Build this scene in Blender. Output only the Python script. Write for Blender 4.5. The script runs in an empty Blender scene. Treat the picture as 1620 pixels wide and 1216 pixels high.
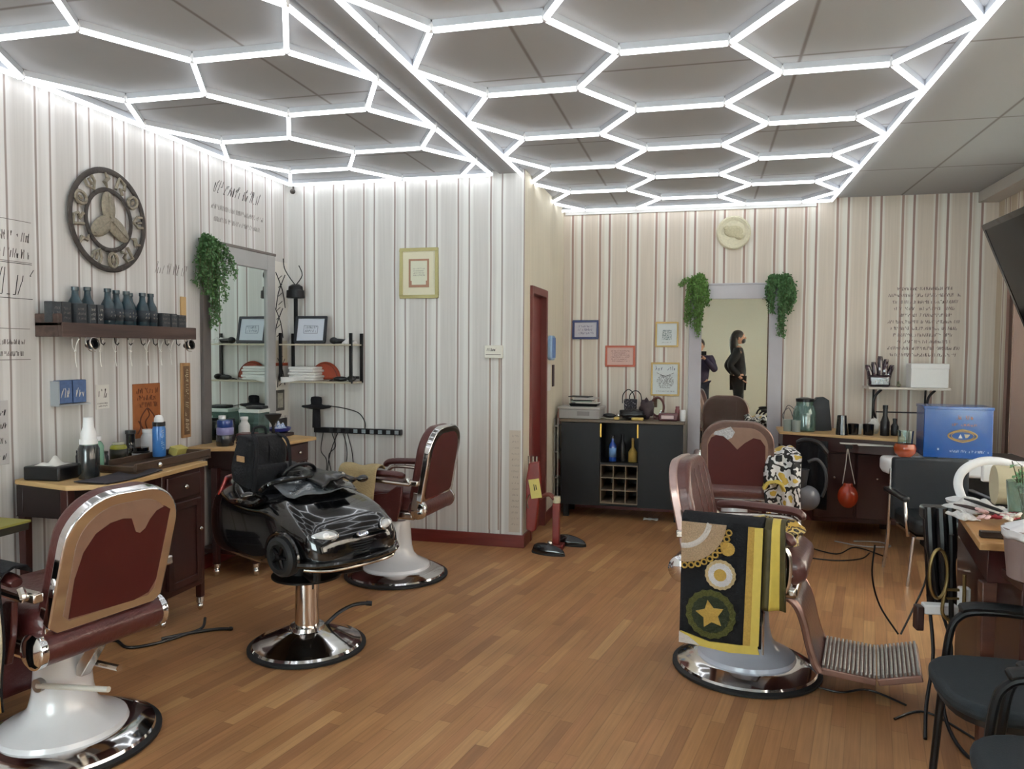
import bpy, bmesh, math, random
from mathutils import Matrix, Vector
PI=math.pi
sc=bpy.context.scene
# ------------------------------------------------------------ camera, world, exposure
cam=bpy.data.cameras.new('camera'); co=bpy.data.objects.new('camera',cam); sc.collection.objects.link(co)
FPX=1208.24; YAW,PITCH,ROLL=-0.247169,-0.04603,0.0063575
cam.sensor_fit='HORIZONTAL'; cam.sensor_width=36; cam.lens=FPX/1620*36; cam.clip_start=.02
cy,sy=math.cos(YAW),math.sin(YAW); cp,sp=math.cos(PITCH),math.sin(PITCH)
fw=Vector((sy*cp,cy*cp,sp)); rt=Vector((cy,-sy,0)); up=rt.cross(fw)
cr,sr=math.cos(ROLL),math.sin(ROLL)
r2=cr*rt+sr*up; u2=-sr*rt+cr*up
co.matrix_world=Matrix(((r2.x,u2.x,-fw.x,0),(r2.y,u2.y,-fw.y,0),(r2.z,u2.z,-fw.z,1.55),(0,0,0,1)))
sc.camera=co
sc.view_settings.view_transform='Standard'; sc.view_settings.look='None'; sc.view_settings.gamma=1
sc.view_settings.use_curve_mapping=False
sc.view_settings.exposure=0.95
TUBE=2.9; SKY=8.5
w=bpy.data.worlds.new('sky'); sc.world=w; w.use_nodes=True
bg=w.node_tree.nodes['Background']; bg.inputs[0].default_value=(.92,.96,1,1); bg.inputs[1].default_value=SKY

# ------------------------------------------------------------ materials
MATS={}
def s2l(c):
    return tuple(((v/255)/12.92 if v/255<=.04045 else ((v/255+.055)/1.055)**2.4) for v in c)+(1,)
def mat(name,rgb,rough=.5,metal=0,noise=.0,nscale=30,bump=0,bscale=200,trans=0,emit=0,spec=.5,coat=0,alpha=1,sheen=0):
    if name in MATS: return MATS[name]
    m=bpy.data.materials.new(name); m.use_nodes=True; nt=m.node_tree; b=nt.nodes['Principled BSDF']
    c=s2l(rgb); b.inputs['Base Color'].default_value=c; b.inputs['Roughness'].default_value=rough
    b.inputs['Metallic'].default_value=metal; b.inputs['Specular IOR Level'].default_value=spec
    b.inputs['Transmission Weight'].default_value=trans; b.inputs['Coat Weight'].default_value=coat
    if emit: b.inputs['Emission Color'].default_value=c; b.inputs['Emission Strength'].default_value=emit
    tc=nt.nodes.new('ShaderNodeTexCoord')
    if noise:
        n=nt.nodes.new('ShaderNodeTexNoise'); n.inputs['Scale'].default_value=nscale; n.inputs['Detail'].default_value=4
        nt.links.new(tc.outputs['Object'],n.inputs['Vector'])
        mx=nt.nodes.new('ShaderNodeMix'); mx.data_type='RGBA'
        mx.inputs[6].default_value=tuple(max(0,v*(1-noise)) for v in c[:3])+(1,)
        mx.inputs[7].default_value=tuple(min(1,v*(1+noise)) for v in c[:3])+(1,)
        nt.links.new(n.outputs[0],mx.inputs[0]); nt.links.new(mx.outputs[2],b.inputs['Base Color'])
    if bump:
        n2=nt.nodes.new('ShaderNodeTexNoise'); n2.inputs['Scale'].default_value=bscale; n2.inputs['Detail'].default_value=3
        nt.links.new(tc.outputs['Object'],n2.inputs['Vector'])
        bp=nt.nodes.new('ShaderNodeBump'); bp.inputs['Strength'].default_value=bump; bp.inputs['Distance'].default_value=.01
        nt.links.new(n2.outputs[0],bp.inputs['Height']); nt.links.new(bp.outputs[0],b.inputs['Normal'])
    MATS[name]=m; return m
def M_(nt,op,a,b=None,c=None):
    n=nt.nodes.new('ShaderNodeMath'); n.operation=op
    for i,v in enumerate((a,b,c)):
        if v is None: continue
        if isinstance(v,(int,float)): n.inputs[i].default_value=v
        else: nt.links.new(v,n.inputs[i])
    return n.outputs[0]
def ramp(nt,fac,stops,interp='LINEAR'):
    r=nt.nodes.new('ShaderNodeValToRGB'); cr_=r.color_ramp; cr_.interpolation=interp
    while len(cr_.elements)<len(stops): cr_.elements.new(.5)
    for e,(p,c) in zip(cr_.elements,stops): e.position=p; e.color=s2l(c)
    nt.links.new(fac,r.inputs[0]); return r.outputs[0]
def wallpaper(name,axis,phase,band,white,brown,brown2,period=.267,k=0):
    m=bpy.data.materials.new(name); m.use_nodes=True; nt=m.node_tree; b=nt.nodes['Principled BSDF']
    tc=nt.nodes.new('ShaderNodeTexCoord'); sx=nt.nodes.new('ShaderNodeSeparateXYZ'); nt.links.new(tc.outputs['Object'],sx.inputs[0])
    u=sx.outputs[axis]
    # slight hand-painted waviness
    nz=nt.nodes.new('ShaderNodeTexNoise'); nz.inputs['Scale'].default_value=1.6; nz.inputs['Detail'].default_value=1
    nt.links.new(tc.outputs['Object'],nz.inputs['Vector'])
    u=M_(nt,'ADD',u,M_(nt,'MULTIPLY',M_(nt,'SUBTRACT',nz.outputs[0],.5),.012))
    f=M_(nt,'FRACT',M_(nt,'DIVIDE',M_(nt,'SUBTRACT',u,phase),period))
    # 0: brown line, then white, brown at .33, pale band to 1
    e=.012
    c=ramp(nt,f,[(0,brown),(.035+k,brown),(.05+k,white),(.10+k,band),(.22,white),(.325,white),(.34,brown2),(.37+k,brown2),(.385+k,white),(.44,white),(.50,band),(.92,band),(.965,white),(.985,white),(.995,brown)])
    g=nt.nodes.new('ShaderNodeTexNoise'); g.inputs['Scale'].default_value=1; g.inputs['Detail'].default_value=4
    mp=nt.nodes.new('ShaderNodeMapping'); mp.inputs['Scale'].default_value=(60,60,1.5); nt.links.new(tc.outputs['Object'],mp.inputs[0]); nt.links.new(mp.outputs[0],g.inputs['Vector'])
    mr=nt.nodes.new('ShaderNodeMapRange'); mr.inputs[1].default_value=.3; mr.inputs[2].default_value=.7; mr.inputs[3].default_value=.93; mr.inputs[4].default_value=1.04
    nt.links.new(g.outputs[0],mr.inputs[0])
    mx=nt.nodes.new('ShaderNodeMix'); mx.data_type='RGBA'; mx.blend_type='MULTIPLY'; mx.inputs[0].default_value=1
    nt.links.new(c,mx.inputs[6]); nt.links.new(mr.outputs[0],mx.inputs[7]); nt.links.new(mx.outputs[2],b.inputs['Base Color'])
    b.inputs['Roughness'].default_value=.75; b.inputs['Specular IOR Level'].default_value=.2
    return m
WP_L=wallpaper('wallpaper_left',1,3.275,(205,203,201),(222,221,220),(158,147,143),(160,149,145))
WP_X=wallpaper('wallpaper_box',0,-2.70,(208,206,203),(224,224,221),(160,146,142),(158,148,144))
WP_B=wallpaper('wallpaper_back',0,.325,(214,203,190),(228,225,216),(172,146,136),(164,138,130),k=.026)
WP_R=wallpaper('wallpaper_right',1,6.9,(196,180,158),(214,206,192),(160,130,118),(150,120,110))
WP_S=wallpaper('wallpaper_fine_stripe',1,0,(218,210,190),(226,220,204),(196,184,160),(206,196,172),period=.055)

def floor_mat():
    m=bpy.data.materials.new('oak_strip_floor'); m.use_nodes=True; nt=m.node_tree; b=nt.nodes['Principled BSDF']
    tc=nt.nodes.new('ShaderNodeTexCoord'); mp=nt.nodes.new('ShaderNodeMapping'); mp.vector_type='POINT'
    mp.inputs['Rotation'].default_value=(0,0,math.radians(11)); nt.links.new(tc.outputs['Object'],mp.inputs[0])
    sx=nt.nodes.new('ShaderNodeSeparateXYZ'); nt.links.new(mp.outputs[0],sx.inputs[0])
    v=M_(nt,'DIVIDE',sx.outputs[0],.057); row=M_(nt,'FLOOR',v)
    wn=nt.nodes.new('ShaderNodeTexWhiteNoise'); wn.noise_dimensions='1D'; nt.links.new(row,wn.inputs['W'])
    u=M_(nt,'ADD',M_(nt,'DIVIDE',sx.outputs[1],.62),M_(nt,'MULTIPLY',wn.outputs['Value'],7.3)); idx=M_(nt,'FLOOR',u)
    cb=nt.nodes.new('ShaderNodeCombineXYZ'); nt.links.new(row,cb.inputs[0]); nt.links.new(idx,cb.inputs[1])
    w2=nt.nodes.new('ShaderNodeTexWhiteNoise'); w2.noise_dimensions='3D'; nt.links.new(cb.outputs[0],w2.inputs['Vector'])
    c=ramp(nt,w2.outputs['Value'],[(0,(160,114,78)),(.25,(174,126,84)),(.5,(180,134,90)),(.75,(176,126,86)),(.92,(188,142,96)),(1,(198,154,106))])
    g=nt.nodes.new('ShaderNodeTexNoise'); m3=nt.nodes.new('ShaderNodeMapping'); m3.inputs['Scale'].default_value=(90,3,1)
    nt.links.new(mp.outputs[0],m3.inputs[0]); nt.links.new(m3.outputs[0],g.inputs['Vector']); g.inputs['Scale'].default_value=1; g.inputs['Detail'].default_value=5
    mr=nt.nodes.new('ShaderNodeMapRange'); mr.inputs[1].default_value=.3; mr.inputs[2].default_value=.7; mr.inputs[3].default_value=.86; mr.inputs[4].default_value=1.1
    nt.links.new(g.outputs[0],mr.inputs[0])
    # seams
    fv=M_(nt,'FRACT',v); fu=M_(nt,'FRACT',u)
    s=M_(nt,'MINIMUM',M_(nt,'MINIMUM',fv,M_(nt,'SUBTRACT',1,fv)),M_(nt,'MULTIPLY',M_(nt,'MINIMUM',fu,M_(nt,'SUBTRACT',1,fu)),10))
    sm=nt.nodes.new('ShaderNodeMapRange'); sm.inputs[1].default_value=0; sm.inputs[2].default_value=.05; sm.inputs[3].default_value=.72; sm.inputs[4].default_value=1
    nt.links.new(s,sm.inputs[0])
    st=nt.nodes.new('ShaderNodeTexNoise'); st.inputs['Scale'].default_value=2.2; st.inputs['Detail'].default_value=3; nt.links.new(tc.outputs['Object'],st.inputs['Vector'])
    sr_=nt.nodes.new('ShaderNodeMapRange'); sr_.inputs[1].default_value=.3; sr_.inputs[2].default_value=.7; sr_.inputs[3].default_value=.86; sr_.inputs[4].default_value=1.08
    nt.links.new(st.outputs[0],sr_.inputs[0])
    k=M_(nt,'MULTIPLY',M_(nt,'MULTIPLY',mr.outputs[0],sm.outputs[0]),sr_.outputs[0])
    mx=nt.nodes.new('ShaderNodeMix'); mx.data_type='RGBA'; mx.blend_type='MULTIPLY'; mx.inputs[0].default_value=1
    nt.links.new(c,mx.inputs[6]); nt.links.new(k,mx.inputs[7]); nt.links.new(mx.outputs[2],b.inputs['Base Color'])
    b.inputs['Roughness'].default_value=.42; b.inputs['Specular IOR Level'].default_value=.35
    return m
def ceiling_mat():
    m=bpy.data.materials.new('ceiling_board'); m.use_nodes=True; nt=m.node_tree; b=nt.nodes['Principled BSDF']
    tc=nt.nodes.new('ShaderNodeTexCoord'); sx=nt.nodes.new('ShaderNodeSeparateXYZ'); nt.links.new(tc.outputs['Object'],sx.inputs[0])
    fx=M_(nt,'FRACT',M_(nt,'DIVIDE',M_(nt,'ADD',sx.outputs[0],-1.65+12.4),1.24)); fy=M_(nt,'FRACT',M_(nt,'DIVIDE',M_(nt,'ADD',sx.outputs[1],-5.1+12.6),1.26))
    d=M_(nt,'MINIMUM',M_(nt,'MINIMUM',fx,M_(nt,'SUBTRACT',1,fx)),M_(nt,'MINIMUM',fy,M_(nt,'SUBTRACT',1,fy)))
    c=ramp(nt,d,[(0,(120,116,112)),(.005,(130,126,122)),(.009,(166,167,168)),(1,(166,167,168))])
    nt.links.new(c,b.inputs['Base Color']); b.inputs['Roughness'].default_value=.8
    return m
def wood(name,a,b_,scale=(2,40,40),rough=.45,coat=0):
    if name in MATS: return MATS[name]
    m=bpy.data.materials.new(name); m.use_nodes=True; nt=m.node_tree; b=nt.nodes['Principled BSDF']
    tc=nt.nodes.new('ShaderNodeTexCoord'); mp=nt.nodes.new('ShaderNodeMapping'); mp.inputs['Scale'].default_value=scale
    nt.links.new(tc.outputs['Object'],mp.inputs[0]); n=nt.nodes.new('ShaderNodeTexNoise'); n.inputs['Scale'].default_value=1; n.inputs['Detail'].default_value=5
    nt.links.new(mp.outputs[0],n.inputs['Vector']); c=ramp(nt,n.outputs[0],[(.3,a),(.7,b_)])
    nt.links.new(c,b.inputs['Base Color']); b.inputs['Roughness'].default_value=rough; b.inputs['Coat Weight'].default_value=coat
    MATS[name]=m; return m
def blotch(name,cols,scale=14,rough=.7):
    if name in MATS: return MATS[name]
    m=bpy.data.materials.new(name); m.use_nodes=True; nt=m.node_tree; b=nt.nodes['Principled BSDF']
    tc=nt.nodes.new('ShaderNodeTexCoord'); v=nt.nodes.new('ShaderNodeTexNoise'); v.inputs['Scale'].default_value=scale; v.inputs['Detail'].default_value=2
    nt.links.new(tc.outputs['Object'],v.inputs['Vector'])
    mr=nt.nodes.new('ShaderNodeMapRange'); mr.inputs[1].default_value=.28; mr.inputs[2].default_value=.72; nt.links.new(v.outputs[0],mr.inputs[0])
    c=ramp(nt,mr.outputs[0],[(i/len(cols),k) for i,k in enumerate(cols)],'CONSTANT')
    nt.links.new(c,b.inputs['Base Color']); b.inputs['Roughness'].default_value=rough
    MATS[name]=m; return m
def emis(name,rgb,s):
    m=bpy.data.materials.new(name); m.use_nodes=True; nt=m.node_tree; nt.nodes.clear()
    e=nt.nodes.new('ShaderNodeEmission'); e.inputs[0].default_value=rgb+(1,); e.inputs[1].default_value=s
    o=nt.nodes.new('ShaderNodeOutputMaterial'); nt.links.new(e.outputs[0],o.inputs[0]); return m
FLOOR=floor_mat(); CEIL=ceiling_mat()
LED=emis('led_tube',(.93,.96,1.0),TUBE)
HOUS=mat('aluminium_housing',(200,203,208),.4,.3,noise=.05)
CHROME=mat('chrome',(225,226,228),.09,1,noise=.04,nscale=8)
CHROME2=mat('worn_chrome',(205,198,190),.22,1,noise=.15,nscale=25)
STEEL=mat('brushed_steel',(170,170,172),.35,1,noise=.1)
PORC=mat('white_porcelain_enamel',(226,227,232),.25,0,noise=.02,coat=.5)
PORCG=mat('grey_enamel',(196,199,212),.3,0,noise=.03,coat=.4)
LEATHER=mat('oxblood_leather',(86,42,40),.33,0,noise=.18,nscale=9,bump=.25,bscale=60,coat=.15)
LEATHB=mat('brown_leather',(96,58,54),.3,0,noise=.2,nscale=9,bump=.25,bscale=60,coat=.2)
PANEL=mat('red_brown_panel',(78,22,22),.5,0,noise=.08,bump=.1,bscale=400)
TAN=mat('worn_tan_underlay',(150,122,106),.5,.2,noise=.12,nscale=20)
BLACK=mat('black_plastic',(22,23,26),.35,0,noise=.1)
RUBBER=mat('black_rubber',(28,30,32),.6,0,noise=.1)
BLKMET=mat('black_metal',(26,26,28),.4,.4,noise=.1)
BLKFAB=mat('black_fabric',(18,20,25),.85,0,noise=.25,nscale=40,bump=.4,bscale=80)
CARPAINT=mat('glossy_black_car_plastic',(12,13,15),.12,0,noise=.1,nscale=6,coat=.8)
DARKWOOD=wood('dark_mahogany',(46,20,18),(72,32,28),(3,3,1.2),.4,.2)
BROWNW=wood('brown_plank',(62,46,42),(92,72,64),(30,2,30),.6)
PINE=wood('pale_pine',(188,150,98),(214,180,128),(4,4,40),.5)
OAK=wood('oak_top',(168,122,74),(196,150,98),(20,2,20),.45)
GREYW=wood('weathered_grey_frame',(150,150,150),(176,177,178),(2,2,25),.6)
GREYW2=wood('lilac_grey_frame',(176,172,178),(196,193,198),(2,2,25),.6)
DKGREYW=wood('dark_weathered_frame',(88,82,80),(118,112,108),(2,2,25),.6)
WHITE=mat('white_plastic',(232,233,235),.4,0,noise=.02)
PAPER=mat('white_paper',(222,220,214),.8,0,noise=.03)
INK=mat('black_ink',(40,38,40),.7)
INKG=mat('faded_grey_ink',(120,114,112),.8)
GOLD=mat('gold_frame',(176,146,88),.4,.3,noise=.1)
GOLDT=mat('gold_thread',(190,156,76),.45,.35,noise=.25,nscale=120,bump=.5,bscale=300)
YEL=mat('yellow_satin',(206,182,84),.5,0,noise=.12,nscale=30)
RED=mat('dark_red_paint',(110,34,30),.45,0,noise=.1)
MIRROR=mat('mirror_silvering',(222,232,228),.01,1)
GLASS=mat('clear_glass',(225,238,235),.03,0,trans=1)
GREEN=mat('leaf_green',(96,134,62),.55,0,noise=.45,nscale=60)
GREEN2=mat('leaf_green_dark',(76,116,66),.55,0,noise=.45,nscale=60)
STEM=mat('stem_brown',(70,72,40),.8)
BLUE=mat('royal_blue_gloss',(18,76,150),.25,0,noise=.06,coat=.3)
NAVY=mat('navy_blue',(28,40,104),.4,0,noise=.1)
ORANGE=mat('burnt_orange',(176,70,34),.35,0,noise=.15)
SKIN=mat('skin',(196,150,126),.55,0,noise=.05)
HAIR=mat('dark_hair',(34,26,24),.5,0,noise=.3,nscale=80)
COPPER=mat('leather_orange',(158,92,44),.55,0,noise=.2,nscale=30)
SOFTW=mat('white_towel',(226,224,222),.9,0,noise=.04,bump=.6,bscale=120)

# ------------------------------------------------------------ mesh builder
class MB:
    def __init__(s,M=None): s.v=[];s.f=[];s.mi=[];s.M=M;s.cur=0
    def add(s,vs,fs,M=None):
        b=len(s.v)
        for p in vs:
            p=Vector(p)
            if M is not None: p=M@p
            if s.M is not None: p=s.M@p
            s.v.append(p)
        for f in fs: s.f.append(tuple(i+b for i in f)); s.mi.append(s.cur)
        return s
    def box(s,c,d,M=None,taper=1):
        x,y,z=d[0]/2,d[1]/2,d[2]/2
        vs=[(c[0]+i*x*(taper if k<0 else 1),c[1]+j*y*(taper if k<0 else 1),c[2]+k*z) for k in(-1,1) for j in(-1,1) for i in(-1,1)]
        return s.add(vs,[(0,2,3,1),(4,5,7,6),(0,1,5,4),(2,6,7,3),(0,4,6,2),(1,3,7,5)],M)
    def bx(s,x0,x1,y0,y1,z0,z1): return s.box(((x0+x1)/2,(y0+y1)/2,(z0+z1)/2),(abs(x1-x0),abs(y1-y0),abs(z1-z0)))
    def cyl(s,p0,p1,r0,r1=None,n=16):
        return s.tube([p0,p1],[r0,r0 if r1 is None else r1],n)
    def tube(s,pts,r,n=8,closed=False,flat=1):
        pts=[Vector(p) for p in pts]; N=len(pts)
        if not isinstance(r,(list,tuple)): r=[r]*N
        vs=[];prev=None
        for i,p in enumerate(pts):
            if closed: t=pts[(i+1)%N]-pts[i-1]
            else: t=pts[min(i+1,N-1)]-pts[max(i-1,0)]
            if t.length<1e-9: t=Vector((0,0,1))
            t.normalize()
            if prev is None:
                a=Vector((0,0,1)) if abs(t.z)<.9 else Vector((1,0,0))
                nrm=t.cross(a).normalized()
            else:
                nrm=(prev-t*prev.dot(t)); nrm=nrm.normalized() if nrm.length>1e-6 else prev
            prev=nrm; bn=t.cross(nrm)
            for k in range(n):
                a=2*PI*k/n; vs.append(p+nrm*(math.cos(a)*r[i])+bn*(math.sin(a)*r[i]*flat))
        fs=[]
        for i in range(N if closed else N-1):
            j=(i+1)%N
            for k in range(n): fs.append((i*n+k,i*n+(k+1)%n,j*n+(k+1)%n,j*n+k))
        if not closed: fs.append(tuple(range(n))[::-1]); fs.append(tuple((N-1)*n+k for k in range(n)))
        return s.add(vs,fs)
    def lathe(s,prof,c=(0,0,0),n=32,M=None,caps=True):
        vs=[];fs=[]
        for r,z in prof:
            for k in range(n):
                a=2*PI*k/n; vs.append((c[0]+r*math.cos(a),c[1]+r*math.sin(a),c[2]+z))
        for i in range(len(prof)-1):
            for k in range(n): fs.append((i*n+k,i*n+(k+1)%n,(i+1)*n+(k+1)%n,(i+1)*n+k))
        if caps and prof[0][0]>1e-4: fs.append(tuple(range(n))[::-1])
        if caps and prof[-1][0]>1e-4: fs.append(tuple((len(prof)-1)*n+k for k in range(n)))
        return s.add(vs,fs,M)
    def sph(s,c,r,n=16,m=10,M=None):
        if not isinstance(r,(tuple,list)): r=(r,r,r)
        vs=[];fs=[]
        for i in range(m+1):
            t=PI*i/m
            for k in range(n):
                a=2*PI*k/n; vs.append((c[0]+r[0]*math.sin(t)*math.cos(a),c[1]+r[1]*math.sin(t)*math.sin(a),c[2]-r[2]*math.cos(t)))
        for i in range(m):
            for k in range(n): fs.append((i*n+k,i*n+(k+1)%n,(i+1)*n+(k+1)%n,(i+1)*n+k))
        return s.add(vs,fs,M)
    def prism(s,poly,z0,z1,M=None):
        n=len(poly); vs=[(x,y,z0) for x,y in poly]+[(x,y,z1) for x,y in poly]
        fs=[tuple(range(n))[::-1],tuple(range(n,2*n))]+[(i,(i+1)%n,n+(i+1)%n,n+i) for i in range(n)]
        return s.add(vs,fs,M)
    def grid(s,fn,nu,nv,M=None):
        vs=[fn(i/nu,j/nv) for j in range(nv+1) for i in range(nu+1)]
        fs=[(j*(nu+1)+i,j*(nu+1)+i+1,(j+1)*(nu+1)+i+1,(j+1)*(nu+1)+i) for j in range(nv) for i in range(nu)]
        return s.add(vs,fs,M)
    def build(s,name,m,parent=None,bevel=0,seg=2,solid=0,sub=0,ang=35,off=0):
        me=bpy.data.meshes.new(name); me.from_pydata([tuple(p) for p in s.v],[],s.f)
        ms=m if isinstance(m,(list,tuple)) else [m]
        for q in ms: me.materials.append(q)
        if len(ms)>1:
            for p,i in zip(me.polygons,s.mi): p.material_index=i
        bm=bmesh.new(); bm.from_mesh(me); bmesh.ops.remove_doubles(bm,verts=bm.verts,dist=1e-6)
        bmesh.ops.recalc_face_normals(bm,faces=bm.faces); bm.to_mesh(me); bm.free()
        for p in me.polygons: p.use_smooth=True
        me.set_sharp_from_angle(angle=math.radians(ang))
        o=bpy.data.objects.new(name,me); sc.collection.objects.link(o)
        if parent is not None: o.parent=parent
        if solid:
            q=o.modifiers.new('s','SOLIDIFY'); q.thickness=solid; q.offset=off
        if sub:
            q=o.modifiers.new('u','SUBSURF'); q.levels=sub; q.render_levels=sub
        if bevel:
            q=o.modifiers.new('b','BEVEL'); q.width=bevel; q.segments=seg; q.limit_method='ANGLE'; q.angle_limit=math.radians(40); q.harden_normals=False
        return o
def tag(o,label,cat,group=None,kind=None):
    if label: o['label']=label
    if cat: o['category']=cat
    if group: o['group']=group
    if kind: o['kind']=kind
    return o
def T(name,label,cat,loc=(0,0,0),rz=0,group=None,rot=None):
    o=bpy.data.objects.new(name,None); sc.collection.objects.link(o); o.empty_display_size=.05
    o.location=loc; o.rotation_euler=rot if rot else (0,0,rz)
    return tag(o,label,cat,group)
WALLS={'left':lambda u,z,d:((-3.38+d,u,z),(PI/2,0,PI/2)),'back':lambda u,z,d:((u,7.42-d,z),(PI/2,0,0)),
       'box':lambda u,z,d:((u,5.75-d,z),(PI/2,0,0)),'side':lambda u,z,d:((-1.36+d,u,z),(PI/2,0,PI/2))}
def WT(name,label,cat,wall,u,z,d=0,group=None,tilt=0):
    loc,rot=WALLS[wall](u,z,d)
    o=T(name,label,cat,loc,group=group,rot=rot)
    if tilt: o.rotation_euler=(Matrix.Rotation(0,3,'X')@(o.rotation_euler.to_matrix()@Matrix.Rotation(tilt,3,'Z'))).to_euler()
    return o
def part(label,o): o['label']=label; return o
def struct(name,mb,m,**k):
    o=mb.build(name,m,**k); o['kind']='structure'; return o
def solo(name,label,cat,mb,m,group=None,kind=None,**k):
    return tag(mb.build(name,m,**k),label,cat,group,kind)
def dup(root,loc=None,rz=None,label=None,group=None):
    r=root.copy(); sc.collection.objects.link(r)
    if loc is not None: r.location=loc
    if rz is not None: r.rotation_euler=(0,0,rz)
    if label: r['label']=label
    if group: r['group']=group
    for ch in list(root.children):
        c=ch.copy(); sc.collection.objects.link(c); c.parent=r
        for g in ch.children:
            d=g.copy(); sc.collection.objects.link(d); d.parent=c
    return r
def smooth(pts,k=6):
    P=[Vector(p) for p in pts]; out=[]
    for i in range(len(P)-1):
        a=P[max(i-1,0)];b=P[i];c=P[i+1];d=P[min(i+2,len(P)-1)]
        for j in range(k):
            t=j/k; out.append(.5*((2*b)+(c-a)*t+(2*a-5*b+4*c-d)*t*t+(3*b-3*c+d-a)*t**3))
    out.append(P[-1]); return out
def rrect(w,h,r,n=5,cx=0,cy=0):
    out=[]
    for sx,sy,a0 in((1,1,0),(-1,1,90),(-1,-1,180),(1,-1,270)):
        for i in range(n+1):
            a=math.radians(a0+90*i/n); out.append((cx+sx*(w/2-r)+r*math.cos(a),cy+sy*(h/2-r)+r*math.sin(a)))
    return out
def scribble(mb,x,y,w,h,seed,z=.001,n=None,t=.0012,slant=.15):
    """a line of flowing, unreadable lettering as thin flat strokes in the local XY plane"""
    rnd=random.Random(seed); n=n or max(3,int(w/(h*.45))); cw=w/n
    for i in range(n):
        if rnd.random()<.12: continue
        x0=x+i*cw
        k=rnd.choice((2,3,3,4)); q=[(x0+rnd.random()*cw*.8,y+h*rnd.choice((0,0,.5,1,.75))) for _ in range(k+1)]
        for a,b in zip(q,q[1:]):
            dx,dy=b[0]-a[0],b[1]-a[1]; L=math.hypot(dx,dy)
            if L<t: continue
            nx,ny=-dy/L*t/2,dx/L*t/2; s=slant*h
            pts=[(a[0]+nx,a[1]+ny),(b[0]+nx,b[1]+ny),(b[0]-nx,b[1]-ny),(a[0]-nx,a[1]-ny)]
            mb.add([(px+(py-y)*slant,py,z) for px,py in pts]+[(px+(py-y)*slant,py,z+.0006) for px,py in pts],[(0,1,2,3),(7,6,5,4),(0,4,5,1),(1,5,6,2),(2,6,7,3),(3,7,4,0)])
def stroke2(mb,pts,t,z=.001,th=.0008):
    for a,b in zip(pts,pts[1:]):
        dx,dy=b[0]-a[0],b[1]-a[1]; L=math.hypot(dx,dy)
        if L<1e-5: continue
        nx,ny=-dy/L*t/2,dx/L*t/2
        q=[(a[0]+nx,a[1]+ny),(b[0]+nx,b[1]+ny),(b[0]-nx,b[1]-ny),(a[0]-nx,a[1]-ny)]
        mb.add([(x,y,z) for x,y in q]+[(x,y,z+th) for x,y in q],[(0,1,2,3),(7,6,5,4),(0,4,5,1),(1,5,6,2),(2,6,7,3),(3,7,4,0)])

# ------------------------------------------------------------ setting
XL,XR,YB,YBX,XS,H,YF=-3.38,2.42,7.42,5.75,-1.36,2.925,-2.6
struct('floor',MB().bx(XL-.2,XR+.3,YF-.2,YB+.2,-.12,0),FLOOR)
struct('ceiling',MB().bx(XL-.2,XR+.3,YF-.2,YB+.2,H,H+.12),CEIL)
struct('wall_left',MB().bx(XL-.12,XL,YF,YBX+.1,0,H),WP_L)
struct('wall_alcove',MB().bx(XL,XS-.1,YBX,YBX+.1,0,H).bx(XS-.1,XS-.0005,YBX,YBX+.01,0,H),WP_X)
struct('wall_side',MB().bx(XS-.1,XS,YBX+.0105,5.99,0,H).bx(XS-.1,XS,5.99,6.56,2.03,H).bx(XS-.1,XS,6.56,YB,0,H),WP_S)
struct('wall_back',MB().bx(XS-.1,XR+.12,YB,YB+.12,0,H),WP_B)
struct('wall_right',MB().bx(XR,XR+.14,7.17,YB,0,H).bx(XR,XR+.14,YF,7.17,0,.62).bx(XR,XR+.14,YF,7.17,2.52,H).bx(XR,XR+.14,YF,-1.6,.62,2.52),WP_R)
struct('wall_front',MB().bx(XL-.12,-3.2,YF-.12,YF,0,H).bx(-3.2,-1.0,YF-.12,YF,0,.3).bx(-3.2,-1.0,YF-.12,YF,2.6,H).bx(-1.0,1.3,YF-.12,YF,0,H).bx(1.3,2.3,YF-.12,YF,0,.3).bx(1.3,2.3,YF-.12,YF,2.6,H).bx(2.3,XR+.14,YF-.12,YF,0,H),mat('plain_pale_wall',(232,236,226),.8,noise=.03))
# ceiling strip between the two light panels, soffit along the window wall
struct('trim_1',MB().bx(-1.56,-1.42,YF,YBX,H-.025,H),mat('grey_painted_board',(150,150,150),.7,noise=.04))
struct('trim_2',MB().bx(XR-.16,XR,YF,YB,H-.09,H),mat('soffit_paint',(196,192,186),.7,noise=.03))
struct('trim_3',MB().bx(XS+.02,.95,YB-.02,YB,H-.07,H-.0),mat('cornice_paint',(214,214,212),.7))
REDW=wood('dark_red_skirting',(104,40,36),(124,52,46),(3,3,30),.4)
struct('baseboard_alcove',MB().bx(XL,XS+.018,YBX-.018,YBX,0,.1),REDW,bevel=.004)
struct('baseboard_side',MB().bx(XS,XS+.018,YBX,5.96,0,.1).bx(XS,XS+.018,6.6,YB,0,.1),REDW,bevel=.004)
struct('baseboard_back',MB().bx(XS,XR,YB-.018,YB,0,.1),REDW,bevel=.004)
struct('baseboard_left',MB().bx(XL,XL+.018,YF,YBX-.018,0,.1),REDW,bevel=.004)
# door in the side wall: frame, leaf, handle
d=struct('door_1',MB().bx(XS-.07,XS-.03,6.02,6.53,0,2.0),mat('door_red',(112,34,30),.45,noise=.08),bevel=.004)
fr=MB().bx(XS-.1,XS+.02,5.965,6.02,0,2.06).bx(XS-.1,XS+.02,6.53,6.585,0,2.06).bx(XS-.1,XS+.02,6.02,6.53,2.0,2.06).build('door_frame',mat('door_frame_brown',(122,66,60),.5,noise=.1),d,bevel=.003)
MB().bx(XS-.03,XS+.0,6.04,6.07,1.02,1.1).build('door_handle',BLKMET,d)
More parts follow.
